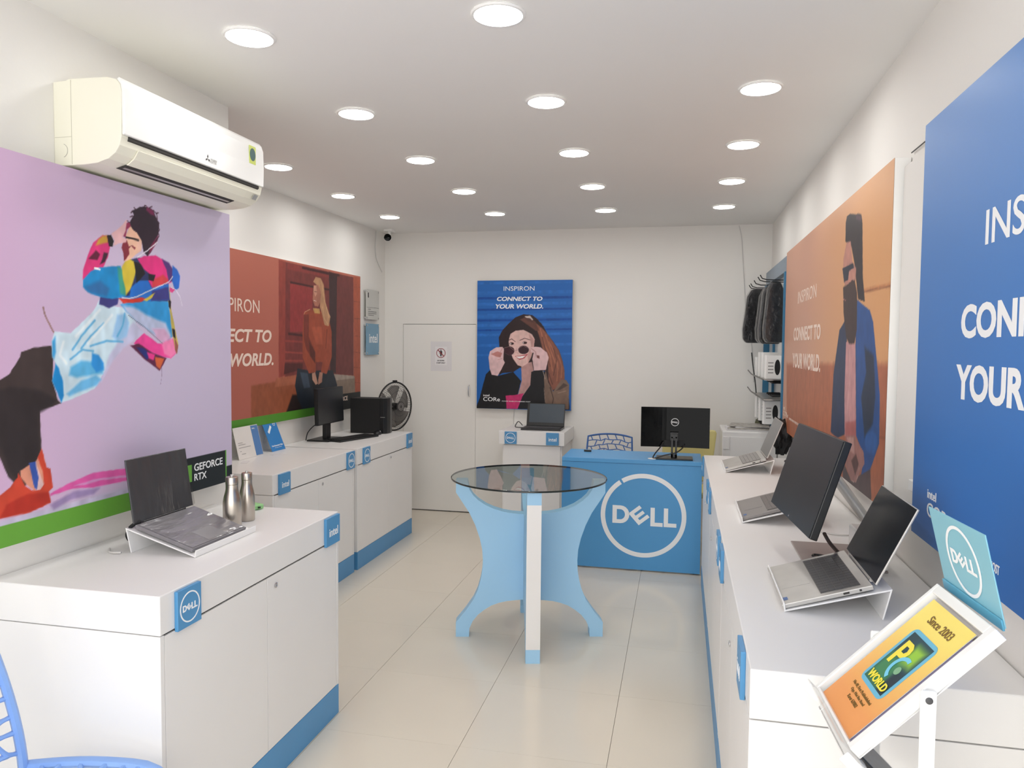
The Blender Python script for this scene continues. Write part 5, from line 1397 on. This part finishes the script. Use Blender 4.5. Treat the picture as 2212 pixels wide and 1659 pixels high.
# leaflets
def leaflet(label, fr, w, h, material, dz, slide=0.0, art=None, curl=.006):
    t = thing('leaflet', label, 'leaflet', tuple(fr @ Vector((0, 0, dz))), 'leaflets in the brochure stand')
    m = M(mx=fr); n = 10; vs = []; fs_ = []
    for i in range(n+1):
        y = -h/2+h*i/n+slide
        for x in (-w/2, w/2): vs.append((x, y, dz+curl*math.sin(PI*i/n)*(0.3 if x < 0 else 1)))
    for i in range(n): fs_.append((2*i, 2*i+1, 2*i+3, 2*i+2))
    m.add(vs, fs_)
    return t, m
lc = (-.004, -.012)
fL = fb @ Matrix.Translation((lc[0]-.004, lc[1], 0))
w, h = .186, .288
t = thing('leaflet', 'orange and yellow shop leaflet on top in the upper tray of the brochure stand', 'leaflet', tuple(fL.translation), 'leaflets in the brochure stand')
build('sheet', M(mx=fL).box(-w/2, w/2, -h/2, h/2, .0, .0012), PAPER, t)
paint_sheet('print', t, fL @ Matrix.Translation((0, 0, .0014)), -w/2, w/2, -h/2, h/2, .004, grad((236, 160, 94), (248, 226, 116), lambda a, b: (b+.10)/.2), [])
f2 = fL @ Matrix.Translation((.004, .010, .0016))
def rrect(x0, x1, y0, y1, r, n=6):
    out = []
    for cx, cy, a in ((x1-r, y1-r, 0), (x0+r, y1-r, 90), (x0+r, y0+r, 180), (x1-r, y0+r, 270)):
        for i in range(n+1): out.append((cx+r*math.cos(math.radians(a+90*i/n)), cy+r*math.sin(math.radians(a+90*i/n))))
    return out
build('logo_border', M(mx=f2).prism([rrect(-.056, .056, -.072, .072, .016)], 0, .0004), mat('logo_blue', (96, 176, 206), .4), t)
lo_ops = [((60, 130, 84), 0, 22, [(-48, -64), (20, -64), (20, 10), (-48, 10)]), ((150, 200, 60), 0, 18, [(0, 5), (40, 5), (40, 50), (0, 50)]), ((20, 60, 70), 0, 10, [(-48, 30), (-20, 30), (-20, 64), (-48, 64)]), ((24, 48, 60), 0, 10, [(20, -64), (48, -64), (48, -10), (20, -10)])]
paint_sheet('logo_panel', t, f2 @ Matrix.Translation((0, 0, .0006)), -.047, .047, -.063, .063, .003, flat((24, 66, 80)), lo_ops)
f3 = f2 @ Matrix.Translation((0, 0, .0009))
m = M(); m.prism([[(-.036, .045), (-.036, -.012), (-.024, -.012), (-.024, .008), (-.010, .008), (.0, .014), (.004, .026), (.0, .038), (-.010, .045)], [(-.024, .034), (-.012, .034), (-.008, .026), (-.012, .019), (-.024, .019)]], 0, .0004, f3)
build('letter_p', m, mat('logo_yellow', (238, 222, 60), .4), t)
m = M(); ring(m, f3, .018, -.008, .021, .030, a0=70, a1=250, n=30, th=.0006)
build('letter_c', m, mat('logo_cyan', (110, 196, 226), .4), t)
m = M(); text(m, 'WORLD', off(f3, .0004), -.040, .044, -.058, -.040, bold=.03); build('lettering', m, bpy.data.materials['logo_yellow'], t)
m = M(); m.prism([disc_pts(.020, -.010, .009, 20)], 0, .0004, f3); build('globe', m, mat('globe_green', (120, 170, 130), .4), t)
LINK = mat('leaflet_ink', (120, 92, 40), .6)
lines(t, LINK, f2, [('Since 2003', -.048, .050, .092, .110, dict(bold=.005))])
for tx, x0, x1, y in (('No.40, First Prabhulakshmi', -.052, .048, -.091), ('Opp. Mini Bus Stand', -.038, .036, -.103), ('Karur 639002', -.026, .024, -.115)): lines(t, LINK, f2, [(tx, x0, x1, y, y+.008)])
for k in range(3):
    fk = fb @ Matrix.Translation((.003+.003*k, -.016-.001*k, -.0015-.0012*k)) @ Matrix.Rotation(-.02-.012*k, 4, 'Z')
    o = build('leaflet', M(mx=fk).box(-.095, .095, -.138, .138, 0, .0008), [mat('violet_paper', (128, 122, 150), .5), BLACK, mat('mauve_paper', (160, 150, 172), .5)][k])
    tag(o, ['violet leaflet just beneath the orange one in the upper tray', 'black leaflet beneath the violet one in the upper tray', 'mauve leaflet at the bottom of the upper tray'][k], 'leaflet', 'leaflets in the brochure stand')
for k in range(2):
    fk = f_lo2 @ Matrix.Translation((-.0, .050-.012*k, .0125+.002*k)) @ Matrix.Rotation(.03*k, 4, 'Z')
    o = build('leaflet', M(mx=fk).box(-.085, .085, -.13, .13, 0, .0012), mat('navy_paper', (48, 58, 72), .35, vary=.3, scale=30) if k == 0 else bpy.data.materials['navy_paper'])
    tag(o, ['dark leaflet lying lower in the lower tray of the brochure stand', 'dark leaflet lying uppermost in the lower tray of the brochure stand'][k], 'leaflet', 'leaflets in the brochure stand')
